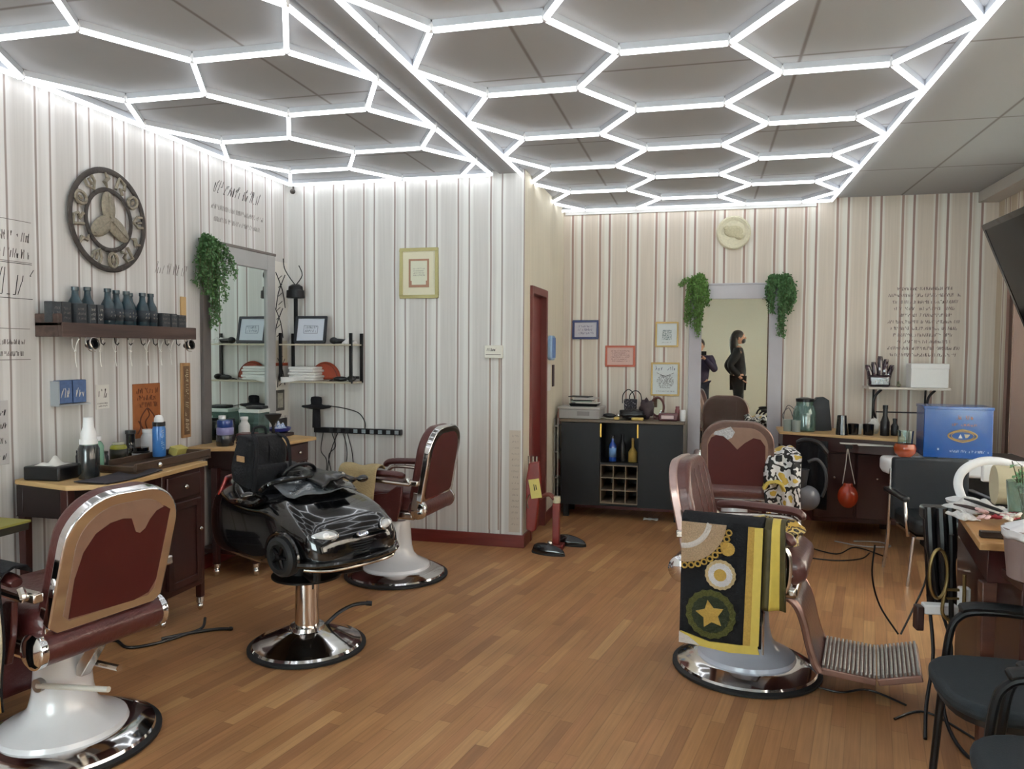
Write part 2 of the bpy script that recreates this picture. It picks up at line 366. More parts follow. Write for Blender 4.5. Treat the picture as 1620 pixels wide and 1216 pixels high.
# windows on the right
wn=struct('window_1',MB().bx(XR+.02,XR+.1,7.1,7.17,.62,2.52).bx(XR+.02,XR+.1,-1.6,7.1,.62,.7).bx(XR+.02,XR+.1,-1.6,7.1,2.44,2.52).bx(XR+.02,XR+.1,-1.6,-1.52,.7,2.44).bx(XR+.02,XR+.1,1.2,1.28,.7,2.44).bx(XR+.02,XR+.1,4.0,4.08,.7,2.44),mat('brown_window_frame',(96,72,62),.5,noise=.1),bevel=.004)
MB().bx(XR+.055,XR+.061,-1.52,7.1,.7,2.44).build('window_pane',GLASS,wn)
MB().bx(XR-.06,XR,-1.6,7.17,.58,.62).build('window_sill',WHITE,wn,bevel=.004)
for k,(a,b) in enumerate(((-3.2,-1.0),(1.3,2.3))):  # unseen windows behind the camera, added to let in frontal fill light
    wn=struct('window_%d'%(k+2),MB().bx(a,a+.08,YF-.1,YF-.02,.3,2.6).bx(b-.08,b,YF-.1,YF-.02,.3,2.6).bx(a+.08,b-.08,YF-.1,YF-.02,.3,.38).bx(a+.08,b-.08,YF-.1,YF-.02,2.52,2.6),mat('brown_window_frame',(96,72,62),.5,noise=.1),bevel=.004)
    MB().bx(a+.08,b-.08,YF-.065,YF-.059,.38,2.52).build('window_pane',GLASS,wn)
struct('ground_outside',MB().bx(XR+.3,14,-12,20,-.3,-.15),mat('pavement',(222,218,208),.9,noise=.1))
solo('street_facade','pale pinkish rendered house wall seen through the shop window','building',MB().bx(6.5,7.2,-12,20,-.3,7).bx(6.44,6.5,-12,20,2.9,3.05),mat('pink_render',(214,190,176),.9,noise=.04))

bm_=mat('pink_beige_blind',(226,200,184),.85,noise=.02); nt_=bm_.node_tree
tl=nt_.nodes.new('ShaderNodeBsdfTranslucent'); tl.inputs[0].default_value=s2l((150,122,106)); mxs=nt_.nodes.new('ShaderNodeMixShader'); mxs.inputs[0].default_value=.22
nt_.links.new(nt_.nodes['Principled BSDF'].outputs[0],mxs.inputs[1]); nt_.links.new(tl.outputs[0],mxs.inputs[2]); nt_.links.new(mxs.outputs[0],[n for n in nt_.nodes if n.type=='OUTPUT_MATERIAL'][0].inputs[0])
t=T('roller_blind','pinkish beige roller blind pulled down over the far end of the shop window','blind',(XR,6.2,0))
MB().bx(.022,.028,.25,.88,.72,2.40).build('blind_fabric',mat('pink_beige_blind',(232,210,194),.85,noise=.02),t)
MB().cyl((.026,.23,2.42),(.026,.90,2.42),.022).build('roller_tube',WHITE,t); MB().cyl((.025,.25,.715),(.025,.88,.715),.008).build('bottom_rod',WHITE,t)
# ------------------------------------------------------------ hexagon ceiling lights
S=.49; R3=S*math.sqrt(3)/2; ZL=2.872
def hexpanel(label,x0,yback,cols,rows,kind):
    t=T('hexagon_light_panel',label,'ceiling light',(x0,yback,0)); t['group']='hexagon ceiling light panels'
    nodes={}; edges=set(); W=cols
    # node lattice, y counted from the back edge towards the front
    def add(a,b): edges.add((a,b) if a<b else (b,a))
    for r in range(rows+1):
        par=(r%2==0)
        if kind=='R':   # even rows: pairs (.5,1.5) (3.5,4.5); odd rows: 0,(2,3),5
            pr=[(.5,1.5),(3.5,4.5)] if par else [(2,3)]
            lone=[] if par else [0,5]
        else:
            pr=[(.5-0,1.5-0)] if not par else [(0.0+0,0.0)]
        if kind=='L':   # measured from the left edge: edge 0 on even rows, (2,3) ; odd rows (.5,1.5) and 3.5
            pr=[(2,3)] if par else [(.5,1.5)]; lone=[0] if par else [3.5]
        for a,b in pr: add((a,r),(b,r))
        if r<rows:
            xs=sorted([v for p_ in pr for v in p_]+lone)
            if kind=='R': nx=[0,2,3,5] if par else [.5,1.5,3.5,4.5]
            else: nx=[.5,1.5,3.5] if par else [0,2,3]
            for a in xs:
                for b in nx:
                    if abs(a-b)==.5: add((a,r),(b,r+1))
    D=rows
    nodes=set()
    for a,b in edges: nodes.add(a);nodes.add(b)
    def P(n): return Vector((n[0]*S,-n[1]*R3,0))
    led=[];hs=[]
    def tubeseg(p,q,nm):
        dv=(q-p); L=dv.length; dv.normalize(); p=p+dv*.014; q=q-dv*.014
        ang=math.atan2(dv.y,dv.x); M=Matrix.Translation((p+q)/2)@Matrix.Rotation(ang,4,'Z'); l=(q-p).length
        o=MB().prism([(.0125*math.cos(a),.0125*math.sin(a)) for a in [PI*2*i/10 for i in range(10)]],-l/2,l/2,M@Matrix.Translation((0,0,ZL+.0125))@Matrix.Rotation(PI/2,4,'Y')).build(nm,LED,t)
        MB().box((0,0,(ZL+.022+H)/2),(l+.012,.017,H-ZL-.022),M).build('housing',HOUS,o)
    for a,b in sorted(edges): tubeseg(P(a),P(b),'light_tube')
    # outer border, one tube per bay
    for xe in (0,W):
        for r in range(0,rows,2):
            tubeseg(Vector((xe*S,-r*R3,0)),Vector((xe*S,-min(r+2,rows)*R3,0)),'border_tube')
    xs=sorted(set([0,W]+[n[0] for n in nodes if n[1]==0]))
    for rr in (0,rows):
        xs=sorted(set([0,W]+[n[0] for n in nodes if n[1]==rr]))
        for a,b in zip(xs,xs[1:]):
            if ((a,rr),(b,rr)) in edges: continue
            tubeseg(Vector((a*S,-rr*R3,0)),Vector((b*S,-rr*R3,0)),'border_tube')
    cm=None
    for n in sorted(nodes|{(0,0),(W,0),(0,rows),(W,rows)}):
        p=P(n)
        if cm is None: cm=MB().lathe([(.010,.004),(.017,.008),(.017,.03),(.010,.045)],(0,0,0),8).build('connector',WHITE,t); q=cm
        else: q=cm.copy(); sc.collection.objects.link(q)
        q.location=(p.x,p.y,ZL)
    return t
hexpanel('large hexagon grid of white light tubes over the right side of the ceiling',-1.385,7.33,5,16,'R')
hexpanel('narrower hexagon grid of white light tubes over the left side of the ceiling',-3.325,5.70,3.5,14,'L')
#@@PART2
# ------------------------------------------------------------ barber chairs
def yz(M=None):   # local XY -> (chair y, chair z), extruded along chair x
    return Matrix(((0,0,1,0),(1,0,0,0),(0,1,0,0),(0,0,0,1)))
def backoutline(w,h,arch,n=10,bot=.03):
    pts=[]
    hw=w/2
    pts+= [(-hw+bot,0),(hw-bot,0),(hw,bot)]
    for i in range(n+1):
        a=i/n*PI/2; pts.append((hw-arch+arch*math.cos(a),h-arch+arch*math.sin(a)*1.0))
    for i in range(n+1):
        a=PI/2+i/n*PI/2; pts.append((-hw+arch+arch*math.cos(a),h-arch+arch*math.sin(a)*1.0))
    pts.append((-hw,bot)); return pts
def inset(poly,d):
    cx=sum(p[0] for p in poly)/len(poly); cy_=(min(p[1] for p in poly)+max(p[1] for p in poly))/2
    hw=max(abs(p[0]-cx) for p in poly); hh=(max(p[1] for p in poly)-min(p[1] for p in poly))/2
    return [(cx+(x-cx)*(hw-d)/hw,cy_+(y-cy_)*(hh-d)/hh) for x,y in poly]
def barber_chair(label,loc,rz,lean=12,enamel=PORC,worn=0,seatz=.50,leather=LEATHER,backz=.55,lever=False,turned=0,backx=-.25,bw=.50,rl=.235,rx=-.27,rzo=.015,rim=None):
    t=T('barber_chair',label,'barber chair',loc,rz,'vintage barber chairs')
    MB().lathe([(.335,0),(.352,.004),(.352,.016),(.335,.024),(.30,.022)],n=48).build('rubber_ring',RUBBER,t)
    MB().lathe([(.333,.02),(.326,.034),(.30,.046),(.262,.060),(.235,.064),(.1,.07)],n=48).build('base_plate',CHROME,t)
    MB().lathe([(.232,.064),(.226,.082),(.19,.10),(.15,.122),(.122,.155),(.108,.21),(.102,.28),(.096,.37),(.09,.385),(.05,.39)],n=40).build('pedestal',enamel,t)
    MB().cyl((0,0,.38),(0,0,.44),.05,.05).box((0,0,.437),(.34,.30,.02)).build('seat_bracket',STEEL,t)
    zs=seatz
    MB().box((0,0,zs-.03),(.50,.50,.06)).build('seat_frame',CHROME2,t,bevel=.02,seg=3)
    # seat cushion: thick, rounded
    def sec(x,h0,h1,w_):
        return [(x,y,z) for y,z in rrect(w_,h1-h0,min(.045,(h1-h0)/2.1),4,0,(h0+h1)/2)]
    mb=MB(); prof=[(-.26,.03,.09,.44),(-.25,.0,.115,.47),(-.20,-.01,.13,.49),(0,-.01,.125,.50),(.16,-.01,.135,.50),(.24,0,.13,.49),(.275,.02,.105,.47),(.285,.04,.085,.44)]
    sv=[sec(x,zs+a,zs+b,w_) for x,a,b,w_ in prof]; n=len(sv[0]); fs=[]
    for i in range(len(sv)-1):
        for k in range(n): fs.append((i*n+k,i*n+(k+1)%n,(i+1)*n+(k+1)%n,(i+1)*n+k))
    fs.append(tuple(range(n))); fs.append(tuple((len(sv)-1)*n+k for k in range(n))[::-1])
    mb.add([p for q in sv for p in q],fs); mb.build('seat',leather,t,ang=50)
    # rear roll below the back with chrome end caps
    MB().cyl((rx,-rl,zs+rzo),(rx,rl,zs+rzo),.062,n=24).build('rear_roll',leather,t,bevel=.01)
    for s in(-1,1): MB().lathe([(.0,.02),(.045,.018),(.064,.006),(.066,-.012),(.064,-.018)],M=Matrix.Translation((rx,s*rl,zs+rzo))@Matrix.Rotation(-s*PI/2,4,'X')).build('roll_cap',CHROME,t)
    # backrest
    L=Matrix.Translation((backx,0,backz))@Matrix.Rotation(math.radians(turned),4,'Z')@Matrix.Rotation(math.radians(-lean),4,'Y')
    o=backoutline(bw,.50,.17)
    bk=MB(L@yz()).prism(o,-.035,.045).build('backrest',leather,t,bevel=.03,seg=4)
    for k in(-1,0,1):
        part('pressed seam',MB(L).tube([(.048,k*.11,.05),(.056,k*.11,.25),(.05,k*.11,.45)],.003,6).build('seam',leather,bk))
    MB(L@yz()).prism(inset(o,-.008),-.054,-.012).build('back_rim',rim or CHROME,t,bevel=.008,seg=3)
    pi=inset(o,.036)
    pt=MB(L@yz()).prism(pi,-.056,-.05).build('rear_panel',TAN if worn else PANEL,t)
    if worn:
        hw=.222; top=.472
        if worn==1: poly=[(.165,.045),(.170,.20),(.155,.30),(.12,.365),(.07,.395),(.02,.402),(-.015,.395),(-.03,.365),(-.045,.335),(-.065,.325),(-.085,.34),(-.098,.375),(-.12,.405),(-.155,.418),(-.182,.40),(-.184,.10),(-.16,.05),(-.10,.035)]
        else: poly=[(-.2,.02),(.2,.02),(.208,.33),(.185,.385),(.15,.405),(.10,.40),(.05,.355),(0,.30),(-.05,.35),(-.11,.39),(-.16,.38),(-.195,.33)]
        part('red-brown inner panel with a torn edge' ,MB(L@yz()).prism(poly,-.0575,-.0555).build('inner_panel',PANEL,pt))
        if worn==2: part('torn silver patch',MB(L@yz()).prism([(.02,.43),(.05,.47),(.09,.455),(.16,.43),(.17,.41),(.10,.40),(.07,.375),(.04,.39)],-.066,-.056).build('torn_patch',mat('torn_silver_foil',(190,192,196),.4,.3,noise=.4,nscale=60,bump=1,bscale=90),pt))
    # back hinge bracket
    for s in(-1,1): MB(L).box((-.01,s*(bw/2-.005),.02),(.05,.02,.12)).build('hinge',CHROME2,t,bevel=.005)
    # arms
    for s in(-1,1):
        y=s*.285
        a=[(-.20,y,.735),(-.12,y,.745),(.05,y,.742),(.17,y,.735),(.215,y,.72),(.225,y,.695)]
        pad=MB().tube(smooth(a,5),[.020,.026,.029]+[.030]*20+[.028,.024,.018][:3],12,flat=.75).build('armrest',leather,t)
        MB().tube(smooth([(-.22,y,.72),(-.235,y,.69),(-.2,y,.685),(.12,y,.70),(.2,y,.67),(.215,y,.6),(.205,y,.5),(.16,y,.45)],5),.013,8).build('arm_frame',CHROME2,pad)
        MB().prism([(-.15,.44),(.17,.44),(.19,.56),(.16,.64),(.06,.60),(-.08,.62),(-.15,.67),(-.19,.67),(-.18,.55)],y-.012*1,y+.012,Matrix(((1,0,0,0),(0,0,1,0),(0,1,0,0),(0,0,0,1)))).build('side_panel',leather,t,bevel=.005)
        MB().box((-.24,y*.93,.69),(.10,.035,.035)).build('arm_bracket',CHROME2,t,bevel=.006)
    # leg rest, footplate
    lr=[(.10,.455),(.19,.45),(.25,.42),(.285,.35),(.31,.25),(.335,.17),(.36,.13)]
    pts=[(p.x,p.y) for p in smooth([(a,b,0) for a,b in lr],5)]
    mb=MB(); n=len(pts)
    for wd,off,th in((.40,0,.028),):
        top=[(x,z) for x,z in pts]; bot=[(x-.03,z-.02) for x,z in pts]
        poly=top+bot[::-1]
        mb.prism(poly,-wd/2,wd/2,Matrix(((1,0,0,0),(0,0,1,0),(0,1,0,0),(0,0,0,1))))
    MBl=mb.build('leg_rest',leather,t,bevel=.006)
    for s in(-1,1):
        MB().tube([(x-.012,s*.208,z-.008) for x,z in pts],.016,8).build('leg_rest_rail',mat('brown_cast_metal',(150,116,104),.35,.6,noise=.15),t)
    fp=[(.35,.145),(.575,.135),(.745,.185)]
    for i,((xa,za),(xb,zb)) in enumerate(((fp[0],fp[1]),(fp[1],fp[2]))):
        ln=math.hypot(xb-xa,zb-za); an=math.atan2(zb-za,xb-xa)
        M=Matrix.Translation((xa,0,za))@Matrix.Rotation(-an,4,'Y')
        if i==0: foot=MB(M).box((ln/2,0,-.022),(ln,.40,.03)).build('footplate',mat('brown_cast_metal',(150,116,104),.35,.6,noise=.15),t,bevel=.004)
        else: foot=MB(M).box((ln/2,0,-.022),(ln,.40,.03)).build('toe_plate',mat('brown_cast_metal',(150,116,104),.35,.6,noise=.15),t,bevel=.004)
        rb=MB(M); k=0; nn=int(ln/.0165)
        for j in range(nn): rb.box(((j+.5)*ln/nn,0,0),(ln/nn*.62,.385,.018))
        rb.build('ribbed_tread',mat('worn_ribbed_steel',(168,166,164),.45,.7,noise=.35,nscale=50),foot,bevel=.003)
    if lever:
        MB().cyl((-.018,.080,.27),(-.022,.116,.27),.026,n=20).build('lever_hub',STEEL,t)
        MB().tube([(-.021,.112,.27),(-.18,.085,.285),(-.348,.055,.30)],.0105,10).build('pump_lever',mat('ivory_lever',(214,210,200),.4),t)
        MB().tube([(-.074,-.036,.325),(-.278,-.039,.33)],.012,8).build('recline_lever',CHROME2,t)
        MB().prism([(-.25,.44),(-.20,.44),(-.11,.33),(-.11,.29),(-.14,.29)],-.02,.02,Matrix(((1,0,0,0),(0,0,1,0),(0,1,0,0),(0,0,0,1)))).build('stay_bracket',CHROME2,t,bevel=.004)
    return t
cA=barber_chair('oxblood barber chair nearest the camera, its torn tan and red back towards us, white pedestal',(-2.42,2.42,0),math.radians(168),worn=1,lever=True,lean=17,backz=.56,bw=.445,backx=-.225,rl=.25,rx=-.225,rzo=-.015)
cB=barber_chair('oxblood barber chair behind the black toy car, facing the left wall',(-2.03,4.83,0),math.radians(176),lean=10)
cC=barber_chair('brown barber chair with the black and gold towel on its arm and ribbed footplate out',(.22,3.85,0),math.radians(-11),enamel=PORCG,lean=12,leather=LEATHB,backx=-.20,backz=.53,rim=mat('pinkish_worn_metal',(186,160,154),.32,.75,noise=.15))
cD=barber_chair('barber chair facing the back mirror, silver tear at the top of its back',(.24,6.13,0),math.radians(90),worn=2,lean=8,leather=LEATHB,backz=.54,rim=mat('brown_worn_metal',(128,104,96),.35,.6,noise=.2))
part('torn white patch',MB().grid(lambda u,v:(.05+.17*u+.01*math.sin(v*9),-.262-.010*math.sin(u*8)*math.sin(v*7),.515+.055*v+.012*math.sin(u*11)),12,8).build('torn_patch',mat('torn_white_foil',(206,208,206),.5,noise=.3,nscale=60,bump=1,bscale=90),cC,solid=.006))
# hook bar on the column of chair C
MB().tube([(.05,-.09,.33),(.085,-.11,.33),(.09,-.115,.32),(.09,-.115,.10),(.07,-.1,.09)],.007,8).build('brake_bar',CHROME2,cC)

# ------------------------------------------------------------ pedestal of the child's seat + toy car (one swivelling thing)
car=T('toy_car_seat','glossy black toy car seat for children on a chrome pump pedestal','child barber seat',(-1.98,3.53,0),0)
MB().lathe([(.285,0),(.30,.004),(.30,.016),(.28,.022)],n=48).build('rubber_ring',RUBBER,car)
MB().lathe([(.282,.018),(.272,.034),(.25,.040),(.235,.046),(.16,.078),(.105,.098),(.09,.10),(.086,.118),(.06,.12)],n=48).build('base_plate',CHROME,car)
MB().lathe([(.062,.115),(.060,.36),(.05,.362)],n=32).build('pedestal',mat('pump_chrome',(214,206,200),.14,1,noise=.05),car)
MB().box((.052,-.03,.33),(.004,.012,.03)).build('label',INK,car)
MB().tube(smooth([(.06,.08,.09),(.12,.12,.15),(.19,.16,.185),(.26,.19,.19)],5),.010,10).cyl((.245,.185,.19),(.275,.195,.187),.013).build('pump_lever',BLACK,car)
MB().lathe([(.05,.36),(.14,.365),(.178,.375),(.178,.385),(.15,.392),(.02,.396)],n=32).build('swivel_plate',BLKMET,car)
CR=Matrix.Translation((-.05,.04,0))@Matrix.Rotation(math.radians(-27),4,'Z')
def carsec(x,w_,zb,zt,sh,rt,n=9):
    """half-width w_, bottom zb, top zt, shoulder height sh (where the side turns in), rt: roof narrowing"""
    pts=[]
    side=[(.80*w_,zb),(.97*w_,zb+.03),(w_,zb+(sh-zb)*.5),(.98*w_,sh-.02),(.90*w_,sh+.25*(zt-sh)),(rt*w_,sh+.75*(zt-sh)),(rt*w_*.7,zt-.004),(0,zt)]
    side=[(y*1.06,.52+(z-.42)*.83) for y,z in side]
    return [(x,-y,z) for y,z in side]+[(x,y,z) for y,z in side[::-1][1:]]
secs=[(-.52,.19,.42,.68,.60,.7),(-.49,.235,.37,.78,.66,.72),(-.40,.262,.35,.85,.72,.72),(-.28,.270,.35,.84,.72,.74),(-.16,.272,.35,.74,.70,.8),(-.02,.272,.35,.73,.70,.8),(.08,.272,.36,.80,.71,.72),(.18,.272,.41,.785,.70,.78),(.28,.272,.42,.745,.68,.8),(.38,.262,.42,.70,.645,.8),(.45,.24,.42,.655,.60,.78),(.49,.205,.43,.60,.56,.75),(.505,.17,.45,.55,.52,.7)]
sv=[carsec(*q) for q in secs]; n=len(sv[0]); fs=[]
for i in range(len(sv)-1):
    for k in range(n): fs.append((i*n+k,i*n+(k+1)%n,(i+1)*n+(k+1)%n,(i+1)*n+k))
fs.append(tuple(range(n))); fs.append(tuple((len(sv)-1)*n+k for k in range(n))[::-1])
body=MB(CR).add([p for q in sv for p in q],fs).build('car_body',CARPAINT,car,sub=2,ang=180)
CZ=CR@Matrix.Translation((0,0,.52-.42*.83))@Matrix.Diagonal((1,1.06,.83,1))
# cockpit tub, windscreen wrap, dash folds
MB(CZ).grid(lambda u,v:(.02+.20*v+.02*math.sin(u*PI),(-.20+.40*u)*(1-.12*v),.845-.07*v+.012*math.sin(u*9+v*7)+.025*math.sin(u*PI)),16,8).build('windscreen',mat('clear_plastic_wrap',(70,76,82),.12,0,noise=.5,nscale=18,bump=.9,bscale=22,coat=.8),car,solid=.006)
MB(CZ).tube(smooth([(.0,-.22,.80),(.06,-.2,.85),(.10,0,.87),(.06,.2,.85),(0,.22,.80)],5),.014,8).build('windscreen_rim',CARPAINT,car)
for sgn in(-1,1):
    MB(CZ).tube(smooth([(-.26,sgn*.235,.70),(-.12,sgn*.262,.725),(.0,sgn*.255,.73),(.06,sgn*.235,.77)],5),.022,10).build('door_rail',CARPAINT,car)
    # wheels with rim and hub
    for xw in(.27,):
        W=CZ@Matrix.Translation((xw,sgn*.262,.475))@Matrix.Rotation(-sgn*PI/2,4,'X')
        wh=MB(W).lathe([(.045,-.03),(.095,-.032),(.112,-.02),(.116,0),(.112,.022),(.095,.032),(.072,.030),(.068,.014),(.01,.012)],n=32).build('wheel',RUBBER,car)
        hb=MB(W)
        for k in range(5):
            a=k*2*PI/5; hb.tube([(0,0,.022),(.064*math.cos(a),.064*math.sin(a),.02)],[.012,.008],6)
        hb.lathe([(.02,.014),(.02,.034),(.0,.036)],n=16); hb.build('hubcap',mat('dark_hubcap',(40,40,44),.25,.6),wh)
        arch=[(xw+.135*math.cos(a),sgn*.270,.475+.135*math.sin(a)) for a in [PI*i/12 for i in range(-1,14)]]
        MB(CZ).tube(arch,.011,8).build('wheel_arch',CARPAINT,car)
    # headlights
    HL=CZ@Matrix.Translation((.452,sgn*.175,.605))@Matrix.Rotation(math.radians(sgn*32),4,'Z')@Matrix.Rotation(math.radians(-24),4,'Y')
    h=MB(HL).sph((0,0,0),(.022,.062,.030),20,12).build('headlight',mat('headlight_lens',(206,208,210),.08,.3,coat=.8,noise=.1),car)
    MB(HL).sph((.012,.012,0),(.014,.020,.018),12,8).build('bulb',mat('bulb_chrome',(250,250,250),.2,.2),h)
    MB(HL).tube([(.0+.004,.066*math.cos(a),.034*math.sin(a)) for a in [2*PI*i/20 for i in range(20)]],.005,6,closed=True).build('headlight_rim',CHROME,h)
    part('red tail light',MB(CZ).grid(lambda u,v,s=sgn:(-.475+.10*u+.02*v,s*(.15+.09*math.sin(u*PI/2)-.03*v),.72+.11*v),6,6).build('tail_light',mat('tail_red',(170,44,36),.3,coat=.5),car,solid=.012))
    MB(CZ).tube(smooth([(.05,sgn*.255,.78),(.05,sgn*.29,.80),(.06,sgn*.31,.80)],4),.012,8).sph((.065,sgn*.325,.80),(.02,.035,.025),12,8).build('side_mirror',CARPAINT,car)
gr=MB(CZ)
for k in range(5): gr.tube(smooth([(.485-.02*k*.2,-.13,.548-.015*k),(.510,0,.545-.015*k),(.485-.02*k*.2,.13,.548-.015*k)],4),.004,6)
gr.build('grille',BLKMET,car)
MB(CZ).tube(smooth([(.40,-.26,.455),(.475,-.20,.455),(.515,-.08,.455),(.52,.08,.455),(.475,.20,.455),(.40,.26,.455)],5),.030,10,flat=.7).build('bumper',CARPAINT,car)
MB(CZ).tube(smooth([(.42,-.25,.425),(.50,-.17,.42),(.525,0,.42),(.50,.17,.42),(.42,.25,.425)],5),.010,8).build('lower_lip',CHROME2,car)
B0=CZ@Matrix.Translation((.508,0,.594))@Matrix.Rotation(math.radians(60),4,'Y')
bd=MB(B0).lathe([(.032,0),(.030,.005),(0,.006)],n=20,M=Matrix.Scale(.6,4,(1,0,0))).build('badge',CHROME,car)
sb=MB(B0@Matrix.Rotation(PI/2,4,'Z')); scribble(sb,-.022,-.008,.044,.016,5,z=.006,n=5,t=.002,slant=.1); part('blue lettering on the badge',sb.build('badge_lettering',NAVY,bd))
MB(CZ).box((-.30,0,.80),(.12,.34,.20)).build('seat_back',mat('black_vinyl',(20,21,24),.4,noise=.2),car,bevel=.05,seg=4)
MB(CZ).box((-.14,0,.70),(.24,.36,.08)).build('seat_cushion',mat('black_vinyl',(20,21,24),.4,noise=.2),car,bevel=.03,seg=3)
# steering wheel
MB(CZ).tube([(-.02+.03*math.sin(a),.085*math.cos(a),.875+.06*math.sin(a)) for a in [2*PI*i/24 for i in range(24)]],.011,8,closed=True).tube([(.08,0,.82),(-.02,0,.875)],.014,8).box((-.02,0,.875),(.02,.15,.03)).build('steering_wheel',BLACK,car)
# legs under the car
MB(CR).tube([(.32,-.12,.54),(.32,-.13,.43),(.24,-.10,.41),(.05,-.03,.40)],.018,8).tube([(.32,.12,.54),(.32,.13,.43),(.24,.10,.41),(.05,.03,.40)],.018,8).cyl((.05,-.04,.39),(.05,-.04,.53),.07).build('mounting_frame',BLKMET,car)

# backpack on the car's rear
bp=T('backpack','black cloth backpack propped upright on the seat of the toy car','backpack',(-2.32,3.64,.72),math.radians(-27))
def bpf(u,v):
    a=2*PI*u; z=.0+.36*v; k=(math.sin(min(1,v*1.02)**.9*PI*.5*.0+PI/2))
    r=1-.25*max(0,v-.75)**2*16*.9; r=max(r,.02)*(.93+.07*math.sin(v*9+u*5))
    c,s_=math.cos(a),math.sin(a); e=.55
    return (.105*r*math.copysign(abs(c)**e,c),.135*r*math.copysign(abs(s_)**e,s_),z)
MB().grid(bpf,32,14).build('bag_body',BLKFAB,bp,ang=80)
MB().box((.107,-.0,.13),(.035,.20,.17)).build('front_pocket',BLKFAB,bp,bevel=.02,seg=3)
MB().box((0,0,.345),(.15,.20,.035)).build('bag_top',BLKFAB,bp,bevel=.017,seg=3)
for s in(-1,1): MB().tube(smooth([(.06,s*.07,.37),(.12,s*.09,.34),(.135,s*.10,.25),(.12,s*.11,.06)],5),.012,8,flat=.5).build('strap',BLKFAB,bp)
MB().tube(smooth([(0,-.04,.36),(0,-.03,.40),(0,.03,.40),(0,.04,.36)],4),.008,8).build('grab_handle',BLKFAB,bp)
MB().box((.05,-.139,.25),(.07,.006,.03)).build('side_label',mat('brown_label',(176,140,100),.6,noise=.3),bp)
# black cape heap across the cockpit
cp_=T('barber_cape','shiny black cape folded across the toy car dashboard','cape',(-2.0,3.62,.86),math.radians(-27))
def cpf(u,v):
    x=-.17+.42*u; y=-.10+.20*v
    return (x,y,.022*math.sin(v*PI)*(1+.4*math.sin(u*9))+.007*math.sin(v*17+u*4)+.015*math.sin(u*PI)+.004)
MB().grid(cpf,28,14).build('cape_folds',mat('black_nylon',(16,17,19),.28,noise=.2,coat=.3),cp_,solid=.012,off=1)

# ------------------------------------------------------------ desks on the left
def desk(label,loc,rz,W,D,Hh,group,fx):
    """front along local x, depth along +y (towards the wall)"""
    t=T('barber_desk',label,'desk',loc,rz,group); return t
# desk 1: kneehole desk, its long side along the left wall
d1=T('barber_desk','dark mahogany desk with pale wooden top along the left wall under the shelf','desk',(-3.05,3.45,0),0,'barber desks')
poly=[(-.31,-.46),(.10,-.45),(.12,-.34),(.02,-.24),(.02,-.05),(.12,.08),(.22,.2),(.26,.52),(-.31,.52)]
poly=[(-.31,-.36),(.08,-.44),(.26,-.34),(.27,-.30),(.22,.45),(-.31,.48)]
MB().prism(poly,.855,.88).build('desktop',PINE,d1,bevel=.004)
MB().bx(-.28,.04,-.38,-.34,.70,.855).bx(-.28,-.24,-.38,.42,.70,.855).bx(.0,.04,-.38,.10,.70,.855).build('apron',mat('near_black_wood',(34,20,20),.45,noise=.3),d1,bevel=.003)
cabd=MB().bx(-.26,.20,.08,.42,.16,.855).build('cabinet_body',DARKWOOD,d1,bevel=.004)
f=MB().bx(.20,.215,.11,.39,.70,.83).build('drawer',DARKWOOD,d1,bevel=.005); MB().sph((.225,.25,.765),.014).build('knob',CHROME2,f)
f=MB().bx(.20,.212,.11,.39,.20,.68).bx(.212,.218,.11,.15,.20,.68).bx(.212,.218,.35,.39,.20,.68).bx(.212,.218,.15,.35,.20,.24).bx(.212,.218,.15,.35,.64,.68).build('door',DARKWOOD,d1,bevel=.003); MB().sph((.228,.37,.5),.012).build('knob',CHROME2,f)
MB().bx(-.22,.17,.076,.08,.22,.66).build('side_panel',DARKWOOD,d1,bevel=.002)
for x,y in((-.27,-.34),(.02,-.37),(-.24,.42),(.18,.10),(.18,.42)):
    MB().box((x,y,.465),(.045,.045,.77),taper=.8).build('leg',DARKWOOD,d1,bevel=.003)
    MB().lathe([(.012,.085),(.022,.08),(.024,.05),(.012,.04)],(x,y,0),12).sph((x,y,.024),(.018,.018,.024),12,8).build('caster',CHROME,d1)
# desk 2: in the corner under the mirror
d2=T('barber_desk','dark wood desk with pale top in the left corner behind the toy car','desk',(-3.08,4.92,0),0,'barber desks')
MB().prism([(-.29,-.50),(-.13,-.50),(.16,-.40),(.24,.30),(-.29,.46)],.855,.88).build('desktop',PINE,d2,bevel=.004)
MB().bx(-.27,.17,-.30,.30,.70,.855).build('drawer_case',DARKWOOD,d2,bevel=.004)
f=MB().bx(.17,.185,-.26,-.04,.72,.84).build('drawer',DARKWOOD,d2,bevel=.004); MB().sph((.198,-.15,.78),.013).build('knob',CHROME2,f)
f=MB().bx(.17,.185,.0,.26,.72,.84).build('drawer',DARKWOOD,d2,bevel=.004); MB().sph((.198,.13,.78),.013).build('knob',CHROME2,f)
MB().bx(-.27,.17,-.40,.30,.14,.17).build('lower_shelf',DARKWOOD,d2,bevel=.003)
MB().bx(-.25,.12,-.30,-.02,.17,.70).build('cupboard',DARKWOOD,d2,bevel=.004)
for x,ys in((-.11,(-.44,)),(-.25,(.36,)),(.14,(-.36,.28))):
    for y in ys:
        MB().box((x,y,.41),(.045,.045,.66),taper=.8).build('leg',DARKWOOD,d2,bevel=.003)
        MB().lathe([(.012,.09),(.026,.085),(.026,.06),(.012,.05)],(x,y,0),12).sph((x,y,.03),(.022,.022,.03),14,10).build('caster',CHROME,d2)
